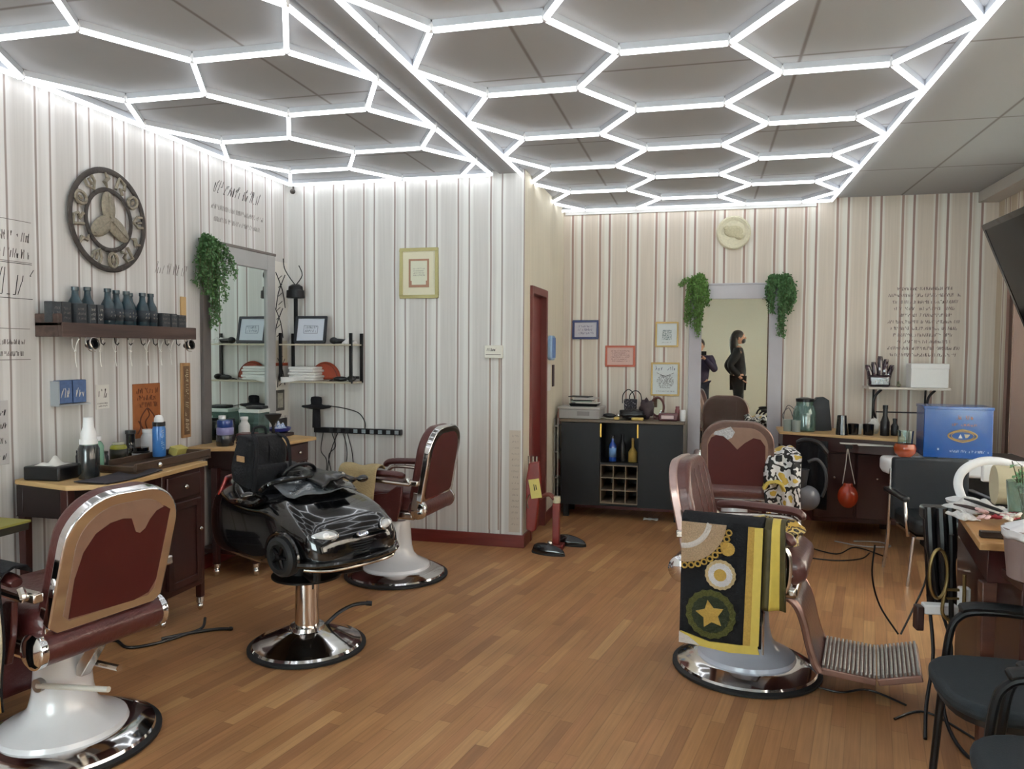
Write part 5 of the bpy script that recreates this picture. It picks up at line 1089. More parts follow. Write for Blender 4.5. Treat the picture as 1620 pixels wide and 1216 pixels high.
# white reception counter + blue box + bowl
t=T('white_counter','white curved counter top on dark legs behind the black armchair','counter',(1.76,6.50,0))
MB().prism([(-.44,-.18),(-.42,-.28),(.1,-.33),(.50,-.33),(.62,-.28),(.62,.30),(-.07,.30),(-.09,.0),(-.42,-.02)],.63,.745).build('counter_top',WHITE,t,bevel=.03,seg=4)
MB().bx(-.05,.58,-.18,.24,0,.63).build('dark_base',mat('black_base',(24,22,24),.6),t,bevel=.004)
MB().bx(-.04,.60,-.12,.28,.746,.752).build('dark_mat',BLACK,t)
bb=T('blue_box','glossy royal blue box with a gold eye emblem on the white counter','box',(1.86,6.50,.753),math.radians(-4))
MB().box((0,0,.19),(.46,.30,.38)).build('box_body',BLUE,bb,bevel=.006)
MB().bx(-.235,.235,-.155,.155,.365,.388).build('lid',BLUE,bb,bevel=.004)
FB=Matrix.Translation((.03,-.1515,.17))@Matrix.Rotation(PI/2,4,'X')
em=MB(FB).tube([(.095*math.cos(a),.045*math.sin(a)*(1-.25*abs(math.cos(a))),.001) for a in [2*PI*i/32 for i in range(32)]],.006,6,closed=True).tube([(.075*math.cos(a),.032*math.sin(a),.001) for a in [2*PI*i/32 for i in range(32)]],.003,6,closed=True).build('eye_emblem',GOLD,bb)
part('white triangle in the eye',MB(FB).prism([(-.028,-.018),(.0,-.018),(-.014,.014)],0,.003).build('triangle',PAPER,em)); MB(FB).prism([(.01,.014),(.05,.012),(.034,-.012),(.02,-.016)],0,.003).build('emblem_marks',mat('pale_gold_ink',(200,190,160),.5),em)
q=MB(FB); scribble(q,-.07,.125,.14,.028,31,z=.0,t=.003,slant=0); scribble(q,-.08,.075,.17,.02,32,z=.0,t=.003,slant=0); q.build('gold_lettering',mat('copper_ink',(190,130,90),.5),bb)
q=MB(FB); scribble(q,-.085,-.125,.26,.018,33,z=.0,t=.003,slant=0); q.box((-.16,-.105,.001),(.012,.016,.002)); q.build('silver_lettering',mat('silver_ink',(180,200,226),.4),bb)
t=T('orange_bowl','burnt orange glass bowl holding a clear tumbler, left of the blue box','bowl',(1.50,6.395,.746))
MB().lathe([(0,0),(.045,0),(.075,.03),(.082,.07),(.07,.10),(.066,.10),(.076,.07),(.07,.034),(.04,.006),(0,.006)],n=28).build('bowl_body',mat('orange_glass',(180,76,32),.15,trans=.2,coat=.5,noise=.2),t)
solo('tumbler','clear glass tumbler standing in the burnt orange bowl','tumbler',MB().lathe([(0,.02),(.045,.02),(.058,.20),(.054,.20),(.042,.025),(0,.025)],(1.50,6.395,.746),24),GLASS)
# hanging things under the counter
t=T('hair_dryer','grey hair dryer hanging by its hose under the left end of the counter','hair dryer',(.80,6.50,0))
MB().sph((.02,0,.37),(.095,.095,.10),24,16).build('round_head',mat('grey_plastic',(128,130,138),.3,noise=.03,coat=.3),t)
MB().lathe([(.028,.44),(.034,.50),(.05,.60),(.045,.60),(.03,.5)],(-.02,0,0),20).build('nozzle',mat('dark_grey_plastic',(70,72,76),.4),t)
MB().lathe([(.03,.45),(.04,.55),(.03,.66),(.0,.67)],(-.07,.02,0),16).build('handle',mat('dark_grey_plastic',(70,72,76),.4),t)
MB().tube(smooth([(.02,.02,.66),(.09,.02,.68),(.15,.02,.60),(.16,.02,.48),(.13,.02,.38)],6),.013,8).build('hose',mat('dark_grey_plastic',(70,72,76),.4),t)
solo('black_apron','long black apron hanging under the left end of the counter','apron',MB().grid(lambda u,v:(.74+.24*u,6.62+.02*math.sin(u*11),.26+.56*v),20,10),BLKFAB,solid=.012)
t=T('glass_float','round orange-red glass float hanging on two cords from the counter edge','ornament',(1.12,6.50,0))
MB().sph((0,0,.40),(.078,.078,.095),24,16).lathe([(.04,.48),(.034,.50),(.03,.505),(0,.505)],n=20).build('float_body',mat('orange_red_glass',(176,58,26),.2,noise=.15,coat=.5),t)
MB().tube([(-.04,0,.50),(-.02,-.0,.66),(-.01,0,.80)],.0035,6).build('cord',mat('pale_cord',(190,180,170),.7),t); MB().tube([(.05,0,.50),(.01,0,.68),(-.01,0,.80)],.0035,6).build('cord',mat('pale_cord',(190,180,170),.7),t)
MB().box((0,-.0,.795),(.05,.04,.03)).build('clip',BLKMET,t,bevel=.004)
solo('black_bag','black bag lying along the front edge of the counter left end','bag',MB().tube(smooth([(.74,6.60,.80),(.80,6.58,.83),(.90,6.56,.81),(.97,6.55,.73)],5),[.012]+[.02]*14+[.012],8),BLACK)
# ------------------------------------------------------------ office armchair at the back right
ac=T('office_armchair','black armchair with chrome legs and a tall wide back in front of the white counter','armchair',(1.56,5.72,0),math.radians(4))
CHR=mat('chrome_tube',(196,190,184),.2,1,noise=.05); SLATE=mat('slate_upholstery',(36,41,47),.7,noise=.12,nscale=30,bump=.2,bscale=200)
MB().box((0,.18,.585),(.50,.06,.44)).build('backrest',SLATE,ac,bevel=.02,seg=3)
MB().box((0,-.05,.40),(.46,.46,.10)).build('seat',mat('black_green_vinyl',(16,21,25),.45,noise=.1),ac,bevel=.03,seg=3)
MB().box((0,-.05,.335),(.44,.44,.02)).build('seat_frame',CHR,ac)
for s in(-1,1):
    MB().tube(smooth([(s*.25,-.22,0),(s*.235,-.23,.20),(s*.225,-.235,.335)],4),.012,8).build('leg',CHR,ac)
    MB().tube(smooth([(s*.27,.24,0),(s*.25,.22,.25),(s*.25,.20,.55),(s*.245,.20,.72)],4),.013,8).build('leg',CHR,ac)
    MB().tube(smooth([(s*.25,-.20,.33),(s*.27,-.22,.45),(s*.27,-.18,.565)],4),.011,8).build('arm_post',CHR,ac)
    MB().box((s*.27,.0,.575),(.05,.42,.035)).build('armrest',BLACK,ac,bevel=.012,seg=3)
q=MB(Matrix.Translation((-.05,.149,.46))@Matrix.Rotation(PI/2,4,'X')); scribble(q,-.015,0,.03,.02,3,z=0,t=.002); q.build('small_logo',mat('pale_print',(196,190,178),.7),ac)
# ------------------------------------------------------------ right foreground desk
rf=T('wooden_desk','oak-topped desk with dark panelled side at the right edge of the photo','desk',(1.40,3.42,0))
MB().prism([(-.44,-.40),(.55,-.40),(.55,.45),(-.30,.45)],.845,.875).build('desktop',OAK,rf,bevel=.004)
MB().prism([(-.40,-.36),(.52,-.36),(.52,.42),(-.27,.42)],.72,.845).build('apron',DARKWOOD,rf,bevel=.003)
MB().bx(-.28,.50,-.34,.38,.08,.72).build('panelled_side',DARKWOOD,rf,bevel=.004)
MB().bx(-.22,.46,-.352,-.34,.62,.66).bx(-.22,.46,-.352,-.34,.12,.16).bx(-.22,-.18,-.352,-.34,.16,.62).build('panel_moulding',wood('chestnut',(64,34,26),(88,50,36),(3,3,20),.4),rf,bevel=.003)
for x,y in((-.39,-.34),(-.25,.38),(.48,-.34)): MB().box((x,y,.36),(.05,.05,.72),taper=.75).build('leg',wood('chestnut',(64,34,26),(88,50,36),(3,3,20),.4),rf,bevel=.004)
# brass scissors-like handles hanging at the desk corner
t=T('brass_scissors','large brass-handled shears hanging down the left side of the oak-topped desk','shears',(.925,3.36,0),math.radians(10))
BR=mat('tarnished_brass',(150,128,84),.35,.85,noise=.2)
MB().tube([(.0+.035*math.cos(a),0,.66+.10*math.sin(a)) for a in [2*PI*i/24 for i in range(24)]],.007,8,closed=True).build('bow',BR,t)
MB().tube(smooth([(.03,0,.60),(.02,0,.50),(.07,0,.47),(.10,0,.52),(.10,0,.66)],5),.007,8).build('bow',BR,t)
MB().tube([(.045,0,.82),(.055,0,.46)],.010,8).build('blade_shank',BLKMET,t); MB().cyl((.03,-.012,.60),(.075,-.012,.60),.006).cyl((.03,-.012,.565),(.075,-.012,.565),.005).build('cross_pin',BR,t)
# objects on the oak desk
t=T('desk_ruler','dark wooden bar lying on the front of the oak-topped desk','bar',(1.085,3.095,.876),math.radians(-3)); MB().box((0,0,.012),(.20,.03,.024)).build('bar_body',wood('very_dark_bar',(44,30,24),(62,44,34),(20,3,20)),t,bevel=.003)
t=T('waste_bin','taupe tapered bin lined with a white bag at the right edge on the oak-topped desk','bin',(1.20,2.86,.745))
t.location=(1.09,2.885,.79)
MB().lathe([(0,0),(.078,0),(.084,.004),(.100,.165),(.104,.17),(.097,.17),(.08,.01),(0,.01)],n=32).build('bin_body',mat('taupe_plastic',(146,128,126),.45,noise=.05),t)
MB().grid(lambda u,v:((.101+.008*v)*math.cos(2*PI*u)*(1-.7*max(0,v-.5)*2),(.101+.008*v)*math.sin(2*PI*u)*(1-.7*max(0,v-.5)*2),.14+.055*v+.003*math.sin(u*PI*18)),48,6).build('liner_bag',mat('white_bag',(226,226,230),.4,noise=.03),t,solid=.002)
MB().bx(-.06,.06,-.06,.13,-.03,-.002).build('support_ledge',DARKWOOD,t,bevel=.002)
t=T('beige_roll','thick beige paper roll lying across the oak-topped desk','roll',(1.385,3.66,.98),math.radians(-6))
MB().cyl((-.17,0,0),(.20,0,0),.085,n=32).build('roll_body',mat('beige_roll_paper',(190,180,150),.7,noise=.05),t); MB().box((0,.0,-.09),(.34,.14,.02)).build('roll_stand',BLACK,t)
t=T('desk_lamp','white arched desk lamp curving over the beige roll','lamp',(1.17,3.86,.0))
MB().tube(smooth([(-.035,-.08,.875),(-.045,-.02,.95),(-.02,0,1.01),(.05,.02,1.05),(.13,.03,1.055),(.22,.03,1.03),(.30,.04,.985)],7),.020,12,flat=.7).build('arched_arm',WHITE,t)
MB().lathe([(.0,.877),(.07,.877),(.075,.89),(.05,.90),(0,.902)],(-.035,-.08,0),28).build('base',WHITE,t); MB().box((.09,.03,1.0),(.05,.03,.08)).build('bracket',WHITE,t,bevel=.006)
clothlump('crumpled white tissue paper at the far left corner of the oak-topped desk',(1.13,3.62,.876),.17,.18,.045,SOFTW,21,'tissue','tissue_paper',.4)
clothlump('white tissue hanging low beside the left corner of the oak desk',(1.03,3.44,.876),.07,.13,.025,SOFTW,24,'tissue','tissue_paper',.2)
for k,(x,y,a,m,lab) in enumerate(((1.14,3.47,-50,BLACK,'black comb lying across the white tissue on the oak desk'),(1.10,3.42,-25,mat('dark_brush',(60,44,42),.4),'dark brown brush handle lying left of the red flowers'),(1.19,3.52,-38,mat('white_handle',(224,222,222),.4),'white handled razor beside the black comb'),(1.29,3.50,-10,WHITE,'white pen lying behind the red flowers on the oak desk'))):
    t=solo(('comb','brush_handle','razor','pen')[k],lab,('comb','brush','razor','pen')[k],MB().tube([(-.09,0,.0),(-.04,0,.002),(.05,0,0),(.09,0,-.002)],[.006,.014,.012,.005],10,flat=.5),m); t.location=(x-.02,y,.925-.01*k); t.rotation_euler=(0,math.radians(8),math.radians(a))
t=T('flower_bunch','bunch of red and pink artificial flowers lying on the oak-topped desk','flowers',(1.13,3.36,.876)); rnd=random.Random(2)
for k in range(9):
    c=(rnd.uniform(-.07,.08),rnd.uniform(-.05,.06),.022+.016*rnd.random()); q=MB(Matrix.Translation(c)@Matrix.Rotation(rnd.uniform(0,3),4,'Z')@Matrix.Rotation(rnd.uniform(-.6,.6),4,'X'))
    for j in range(6): q.sph((.016*math.cos(j*PI/3),.016*math.sin(j*PI/3),.004*(j%2)),(.014,.010,.006),8,6)
    q.sph((0,0,.006),(.008,.008,.008),8,6); q.build('flower_head',[mat('deep_red_petal',(150,36,48),.6,noise=.2),mat('pink_petal',(222,186,186),.6,noise=.15),PAPER][k%3],t)
t=T('plant_vase','green leafy sprigs in a clear glass vase at the right edge of the photo','plant',(1.245,3.44,.876))
MB().lathe([(0,0),(.045,0),(.05,.01),(.062,.16),(.058,.16),(.046,.012),(0,.008)],n=28).build('glass_vase',mat('pale_green_glass',(190,214,204),.08,trans=.8),t)
fo=MB(); st=MB(); rnd=random.Random(7)
for k in range(16):
    a=rnd.uniform(0,2*PI); r=rnd.uniform(.02,.07); h_=rnd.uniform(.14,.24); pts=[(0,0,.02),(r*.4*math.cos(a),r*.4*math.sin(a),h_*.6),(r*math.cos(a),r*math.sin(a),h_)]; st.tube(pts,.002,5)
    for j in range(6):
        q=rnd.uniform(.3,1); p=Vector(pts[1]).lerp(Vector(pts[2]),q); s_=rnd.uniform(.02,.035)
        fo.add([(0,0,0),(s_*.35,s_*.4,.003),(0,s_*1.1,0),(-s_*.35,s_*.4,.003)],[(0,1,2,3)],Matrix.Translation(p)@Matrix.Rotation(rnd.uniform(0,6.3),4,'Z')@Matrix.Rotation(rnd.uniform(-.6,.9),4,'X'))
st.build('stems',STEM,t); fo.build('leaves',mat('pale_green_leaf',(110,158,110),.5,noise=.3,nscale=30),t,ang=180)
lumpy('tissue_paper','greyish crumpled paper between the flowers and the vase','tissue',(1.19,3.19,.876),.05,.045,.03,mat('grey_tissue',(190,186,190),.7),31)
# black apron bundle and cables hanging at the desk's corner
t=T('hair_dryer_bundle','black hair dryers and cords bunched in a holder left of the oak-topped desk','hair dryers',(.985,3.66,0))
MB().grid(lambda u,v:(-.035+.10*u+.03*v,.02*math.sin(u*9),.86-.42*v),16,10).build('black_cloth',mat('black_nylon',(16,17,19),.28,noise=.2,coat=.3),t,solid=.03)
for x0,x1,y,zb in((-.03,.0,-.03,.45),(.01,.03,-.05,.40),(.05,.06,-.03,.42)): MB().tube(smooth([(x0,y,.88),(x0+.01,y-.01,.70),(x1,y,.55),(x1+.02,y,zb)],5),[.022]*6+[.018]*5+[.012]*4+[.01],10).build('dryer_handle',BLACK,t)
MB().box((.0,0,.85),(.11,.09,.06)).build('holder_ring',BLACK,t,bevel=.015,seg=3)
t=T('power_strip','white socket strip with dark plug hanging low beside the desk legs','power strip',(.95,3.42,.50),math.radians(5))
MB().box((0,0,0),(.13,.05,.04)).build('strip_body',WHITE,t,bevel=.006); MB().box((-.08,-.0,-.04),(.03,.05,.10)).build('dark_plug',mat('dark_brown_plug',(50,30,28),.4),t,bevel=.006); MB().box((.09,.0,.05),(.04,.04,.09)).build('white_plug',WHITE,t,bevel=.006)
cabs=[([(1.0,3.78,.45),(.98,3.6,.25),(.92,3.45,.08),(.88,3.30,.006)],'thick black cable falling from the hair dryers to the floor, left strand'),
([(1.03,3.78,.45),(1.05,3.6,.28),(.97,3.40,.1),(1.0,3.2,.006),(1.15,3.05,.006)],'thick black cable falling from the hair dryers to the floor, right strand'),
([(.88,3.60,.006),(.75,3.72,.006),(.62,3.66,.006),(.52,3.70,.006)],'black cable on the floor under the ribbed footplate'),
([(.80,3.45,.006),(.95,3.55,.006),(1.10,3.30,.006),(1.22,3.10,.006)],'black cable running on the floor towards the foreground chair seat'),
([(.94,3.9,.20),(.90,4.0,.40),(.87,4.6,.50),(.93,5.2,.70)],None),
([(.82,6.35,.006),(1.0,6.2,.006),(1.18,6.45,.006),(1.35,6.2,.006)],'thin black cable on the floor below the orange float'),
([(.70,6.05,.006),(.95,6.0,.006),(1.15,6.1,.006),(1.25,6.3,.006)],'thin black cable on the floor behind the footplate'),
([(1.05,6.62,.006),(1.25,6.5,.006),(1.45,6.55,.006),(1.40,6.68,.006),(1.2,6.66,.006)],'pale grey cable loop on the floor by the counter legs')]
for k,(pts,lab) in enumerate(cabs):
    if lab: solo('floor_cable',lab,'cable',MB().tube(smooth(pts,7),.0075 if k<2 else .005,8),mat('pale_cable',(170,170,172),.5) if 'pale' in lab else BLACK)
t=T('hanging_wires','two thin black wires meeting in a V above the ribbed footplate','wires',(.94,3.86,0))
MB().tube(smooth([(-.03,.04,.215),(-.11,.06,.34),(-.145,.07,.48),(-.13,.1,.62)],6),.0045,6).build('wire',BLACK,t); MB().tube(smooth([(-.02,.04,.215),(.03,.05,.33),(.08,.05,.47),(.09,.04,.60)],6),.0045,6).build('wire',BLACK,t)
solo('floor_cable','black cable looping across the floor behind the left foreground chair','cable',MB().tube(smooth([(-3.05,3.25,.008),(-2.98,3.32,.008),(-2.85,3.26,.008),(-2.75,3.34,.008),(-2.68,3.5,.008),(-2.66,3.60,.008),(-2.70,3.68,.03)],7),.008,8),BLACK)
solo('floor_cable','black lead with a plug tip curving right of the mahogany desk caster','cable',MB().tube(smooth([(-2.76,3.40,.01),(-2.66,3.52,.01),(-2.56,3.60,.01),(-2.50,3.62,.01)],6),.009,8).sph((-2.495,3.62,.012),(.014,.011,.011),10,8),BLACK)
# ------------------------------------------------------------ visitor chairs bottom right
SEATF=mat('blue_black_fabric',(42,50,56),.85,noise=.12,nscale=120,bump=.2,bscale=300)
def visitor(label,loc,rz):
    t=T('visitor_chair',label,'chair',loc,rz,'black visitor chairs')
    pts=[]
    for i in range(28):
        a=2*PI*i/28; c,s_=math.cos(a),math.sin(a); e=.62; x=.23*math.copysign(abs(c)**e,c); y=.24*math.copysign(abs(s_)**e,s_)*(1-.06*c); pts.append((x+.0,y))
    MB().prism(pts,.425,.475).build('seat',SEATF,t,bevel=.018,seg=3)
    MB().prism([(x*.93,y*.93) for x,y in pts],.405,.425).build('seat_pan',BLACK,t)
    for s in(-1,1):
        MB().tube(smooth([(.155,s*.27,0),(.135,s*.268,.30),(.115,s*.27,.52),(.085,s*.268,.595),(.02,s*.266,.62),(-.12,s*.262,.62),(-.19,s*.26,.60),(-.22,s*.258,.52)],6),.0135,10).build('arm_leg_tube',BLKMET,t)
        MB().tube(smooth([(-.30,s*.26,0),(-.25,s*.26,.25),(-.22,s*.255,.50),(-.25,s*.24,.80)],6),.0135,10).build('leg',BLKMET,t)
        MB().tube(smooth([(.085,s*.268,.628),(.03,s*.266,.640),(-.10,s*.263,.640),(-.18,s*.261,.628)],5),[.018]+[.026]*14+[.018],12,flat=.6).build('armrest',mat('black_arm_pad',(34,36,38),.5),t)
        MB().cyl((.0,s*.20,.412),(.0,s*.268,.412),.011).cyl((.125,s*.20,.412),(.13,s*.268,.40),.010).build('seat_bracket',BLKMET,t)
    MB(Matrix.Translation((-.245,0,.66))@Matrix.Rotation(math.radians(-8),4,'Y')).grid(lambda u,v:(-.02+.03*(2*u-1)**2,(u-.5)*.46,.0+.32*v),12,8).build('backrest',SEATF,t,solid=.035,bevel=.01)
    return t
v1=visitor('black fabric visitor chair at the right edge, the further of the two',(.99,2.76,0),math.radians(180))
v2=dup(v1,(.94,2.165,0),math.radians(180),'black fabric visitor chair in the bottom right corner, nearest the camera')
# ------------------------------------------------------------ television
tvM=Matrix.Translation((1.70,5.50,2.36))@Matrix.Rotation(math.radians(22),4,'Y')
tv=T('television','large black flat television tilted down on the window wall, partly out of frame','television',(1.70,5.50,2.36)); tv.rotation_euler=(0,math.radians(-22),0)
MB().bx(0,.045,-1.45,0,-.84,0).build('case',mat('tv_case',(14,15,17),.5),tv,bevel=.006)
MB().bx(-.006,.0,-1.45,0,-.035,0).bx(-.006,.0,-1.45,0,-.84,-.80).bx(-.006,.0,-.03,0,-.80,-.035).bx(-.006,.0,-1.45,-1.42,-.80,-.035).build('bezel',mat('tv_bezel',(18,19,21),.2,coat=.3),tv,bevel=.002)
MB().bx(-.003,.0,-1.42,-.03,-.80,-.035).build('screen',mat('tv_screen',(6,6,7),.12,spec=.18,noise=.05),tv)
MB().tube([(.04,-.7,-.45),(.25,-.7,-.40),(.62,-.7,-.16)],.03,8).bx(.05,.08,-.9,-.5,-.6,-.3).build('wall_mount',BLKMET,tv)
# ------------------------------------------------------------ things on the two left desks
Z1=.881
bx1=T('tissue_box','flat black box with crumpled white tissue on top, left end of the near desk','tissue box',(-3.20,3.17,Z1),math.radians(5))
MB().box((0,0,.035),(.20,.17,.07)).build('box_body',BLACK,bx1,bevel=.008); MB().grid(lambda u,v:((u-.5)*.12,(v-.5)*.11,.071+.02*math.sin(u*PI)*math.sin(v*PI)*(1.3+math.sin(u*9+v*5))),12,12).build('tissue',PAPER,bx1,solid=.002)
bottle('short black bottle just right of the flat black tissue box',(-3.17,3.32,Z1),.028,.125,BLACK,neck=.15,nr=.8)
t=bottle('tall clear spray bottle with frosted white top and dark lower half on the near desk',(-3.03,3.22,Z1),.05,.20,mat('smoky_liquid',(38,42,44),.15,coat=.5),neck=.15,nr=.75,capm=WHITE)
MB().lathe([(.038,.19),(.036,.23),(.026,.26),(.024,.30),(.022,.31),(0,.312)],n=24).build('white_pump_top',WHITE,t); MB().lathe([(.046,.12),(.040,.19)],n=24,caps=False).build('clear_shoulder',mat('aqua_clear',(180,212,200),.1,trans=.6),t)
bottle('mint green clear bottle behind the tall spray bottle on the near desk',(-3.15,3.40,Z1),.036,.19,mat('mint_clear',(150,200,176),.12,trans=.4),neck=.2,nr=.6,capm=WHITE)
bottle('bright green slim bottle at the back of the near desk',(-3.28,3.50,Z1),.024,.185,mat('bright_green',(110,190,70),.3,coat=.3),neck=.3,nr=.6,capm=mat('bright_green2',(90,170,60),.3))
bottle('small black bottle in front of the green slim bottle',(-3.17,3.47,Z1),.026,.10,BLACK,neck=.2,nr=.8)
t=bottle('square yellow-green cologne bottle with dark label on the near desk',(-3.24,3.66,Z1),.045,.125,mat('chartreuse_glass',(170,170,50),.12,trans=.35,coat=.4),neck=.12,nr=.6,capm=mat('clear_cap',(220,220,200),.2,trans=.5),lab=mat('dark_label2',(40,40,30),.5))
bottle('black ribbed cologne cap bottle standing behind the dark labelled jar',(-3.33,3.86,Z1),.03,.17,mat('gloss_black',(14,14,16),.15,coat=.5),neck=.55,nr=.85)
t=T('pomade_jar','squat black jar with silver label on the near desk','jar',(-3.24,3.84,Z1)); MB().lathe([(0,0),(.045,0),(.048,.005),(.048,.05),(.04,.055),(0,.055)],n=24).build('jar_body',BLACK,t); MB().lathe([(.049,.012),(.049,.042)],n=24,caps=False).build('label',mat('silver_label',(176,180,184),.4,noise=.3,nscale=60),t,solid=.0008); MB().lathe([(.043,.056),(.043,.075),(0,.077)],n=24).build('lid',mat('gloss_black',(14,14,16),.15),t)
bottle('white shaker bottle against the wall left of the blue spray can',(-3.31,3.98,Z1),.038,.165,mat('white_shaker',(212,214,218),.4,noise=.05),neck=.2,nr=.7,capm=WHITE)
t=bottle('bright blue spray can with white cap on the near desk',(-3.13,3.86,Z1+.022),.037,.205,mat('sky_blue_can',(64,130,206),.3,coat=.3),neck=.12,nr=.85,capm=BLACK)
MB().lathe([(.026,.195),(.026,.225),(.018,.243),(0,.247)],n=20).build('white_nozzle',WHITE,t); q=MB(Matrix.Translation((.032,-.02,.03))@Matrix.Rotation(PI/2,4,'Y')@Matrix.Rotation(PI,4,'X')); scribble(q,-.13,-.01,.12,.025,4,z=-.01,t=.003); q.build('lettering',mat('ice_blue2',(170,206,236),.5),t)
tr=T('wooden_tray','long dark brown wooden tray with raised rim lying along the near desk','tray',(-3.04,3.70,Z1),math.radians(1))
TR=wood('tray_brown',(58,42,32),(84,64,48),(20,3,20),.5)
MB().bx(-.15,.15,-.32,.32,0,.012).build('tray_base',TR,tr); MB().bx(.135,.15,-.32,.32,.012,.055).bx(-.15,-.135,-.32,.32,.012,.045).bx(-.135,.135,.305,.32,.012,.05).bx(-.135,.135,-.32,-.305,.012,.04).build('rim',TR,tr,bevel=.004); MB().sph((.158,-.15,.028),(.014,.014,.014),12,8).build('pull_knob',CHROME,tr)
solo('folded_apron','dark folded barber apron on the front edge of the near desk','apron',MB().grid(lambda u,v:(-2.99+.19*v+.02*math.sin(u*5),3.08+.42*u,.884+.010*math.sin(u*7)*math.sin(v*3)+.004),20,10),mat('aubergine_cloth',(54,50,56),.8,noise=.2,bump=.3),solid=.006)
solo('yellow_sachet','small yellow paper sachet leaning at the right end of the wooden tray','sachet',MB(Matrix.Translation((-3.09,4.0,.905))@Matrix.Rotation(.3,4,'Y')).box((0,-.03,.02),(.06,.10,.05)),mat('sachet_yellow',(190,178,96),.6,noise=.2),bevel=.004)
# desk in the corner
for lab,z0,z1,r,m in(('black round tin, bottom of the stack of three by the tall mirror',0,.075,.058,mat('dark_tin',(34,38,44),.25,coat=.4)),('lilac round tin, middle of the stack of three by the tall mirror',.0755,.125,.056,mat('lilac_tin',(140,138,184),.3)),('blue round tin, top of the stack of three by the tall mirror',.1255,.175,.052,mat('blue_tin',(34,62,130),.3,coat=.3))):
    solo('round_tin',lab,'tin',MB().lathe([(0,z0),(r*.96,z0),(r,z0+.004),(r,z1-.006),(r*.96,z1),(0,z1)],(-3.17,4.56,Z1),32),m)
for k in range(4): solo('leather_pad','dark red folded leather pad beside the round tins, %s of the stack'%['bottom','second from the bottom','third from the bottom','top'][k],'pad',MB(Matrix.Translation((-3.09,4.70,Z1+.019*k))@Matrix.Rotation(.2*(k%2),4,'Z')).box((0,0,.009),(.12,.11,.017)),mat('maroon_leather',(86,40,42),.4,noise=.2),'dark red pads beside the tins',bevel=.006,seg=3)
bottle('white ribbed plastic bottle on the corner desk in front of the mirror',(-3.22,4.86,Z1),.04,.17,mat('white_ribbed',(214,216,216),.4,noise=.1,nscale=50),neck=.3,nr=.6,capm=WHITE)
bottle('light blue bottle behind the round tins on the corner desk',(-3.29,4.70,Z1),.036,.19,mat('pale_blue_bottle',(150,180,200),.3),neck=.25,nr=.6,capm=WHITE)
bottle('dark bottle beside the white ribbed bottle on the corner desk',(-3.30,4.82,Z1),.03,.16,mat('gloss_black',(14,14,16),.15),neck=.2,nr=.8)
t=T('glass_tank','clear green-tinted sterilising tank with black lid on the corner desk','tank',(-3.24,5.02,Z1),0)
MB().bx(-.08,.08,-.07,.07,0,.006).bx(-.08,-.075,-.07,.07,.006,.19).bx(.075,.08,-.07,.07,.006,.19).bx(-.075,.075,-.07,-.065,.006,.19).bx(-.075,.075,.065,.07,.006,.19).build('tank_glass',mat('green_glass',(150,186,178),.08,trans=.75,coat=.3),t)
MB().bx(-.07,.07,-.06,.06,.01,.11).build('dark_tools',mat('wet_green_tools',(60,84,80),.4,noise=.7,nscale=30),t); MB().bx(-.085,.085,-.075,.075,.19,.215).build('lid',mat('pale_lid',(206,212,208),.4),t,bevel=.004)
solo('hair_clipper','black clipper lying on the lid of the green-tinted tank','clipper',MB().bx(-3.29,-3.15,4.98,5.07,Z1+.216,Z1+.24),BLACK,bevel=.01,seg=3)
t=T('black_funnel','black funnel-shaped cup on a thin stem standing on the corner desk','funnel cup',(-3.06,4.98,Z1))
MB().lathe([(0,0),(.04,0),(.04,.006),(.012,.012),(.010,.10),(.016,.115),(.055,.165),(.062,.185),(.057,.185),(.012,.125),(0,.12)],n=32).build('funnel_body',mat('matt_black_rubber',(26,26,28),.5),t)
t=T('blue_dish','deep blue oval dish on a brown box on the corner desk','dish',(-3.14,5.20,Z1))
MB().box((0,0,.012),(.17,.13,.024)).build('tray_under',mat('brown_box2',(70,56,54),.5),t,bevel=.004); MB().lathe([(0,.025),(.05,.026),(.075,.04),(.082,.062),(.076,.062),(.06,.045),(0,.036)],n=32,M=Matrix.Diagonal((1,1.2,1,1))).build('dish_body',mat('cobalt_dish',(30,44,130),.3,coat=.4),t)
q=solo('crumpled_sachet','blue and white crumpled sachet lying in the deep blue dish','sachet',MB().grid(lambda u,v:(-.04+.08*u,-.05+.11*v,.05+.05*math.sin(u*PI)*math.sin(v*PI)*(1+.4*math.sin(u*9+v*11))),12,12),blotch('blue_white_sachet',[(216,222,232),(120,150,200),(220,224,232),(60,90,160)],50,.5),solid=.002); q.location=(-3.14,5.20,Z1)
# floor box under the near desk, left edge table
t=T('storage_crate','dark grey crate of folded cloths under the near desk','crate',(-3.20,3.40,0)); MB().bx(-.10,.16,-.18,.10,.0,.30).build('crate_body',mat('dark_crate',(60,60,62),.6,noise=.2),t,bevel=.006)
for k in range(4):
    q=solo('folded_cloth','dark grey folded cloth on the crate under the near desk, %s of the pile'%['bottom','second','third','top'][k],'cloth',MB(Matrix.Rotation(.05*(k%3-1),4,'Z')).bx(-.09,.15,-.17,.09,.302+k*.025,.322+k*.025),mat('slate_cloth',(56,58,62),.9,noise=.3,bump=.4),'dark cloths on the crate',bevel=.008); q.location=(-3.20,3.40,0)
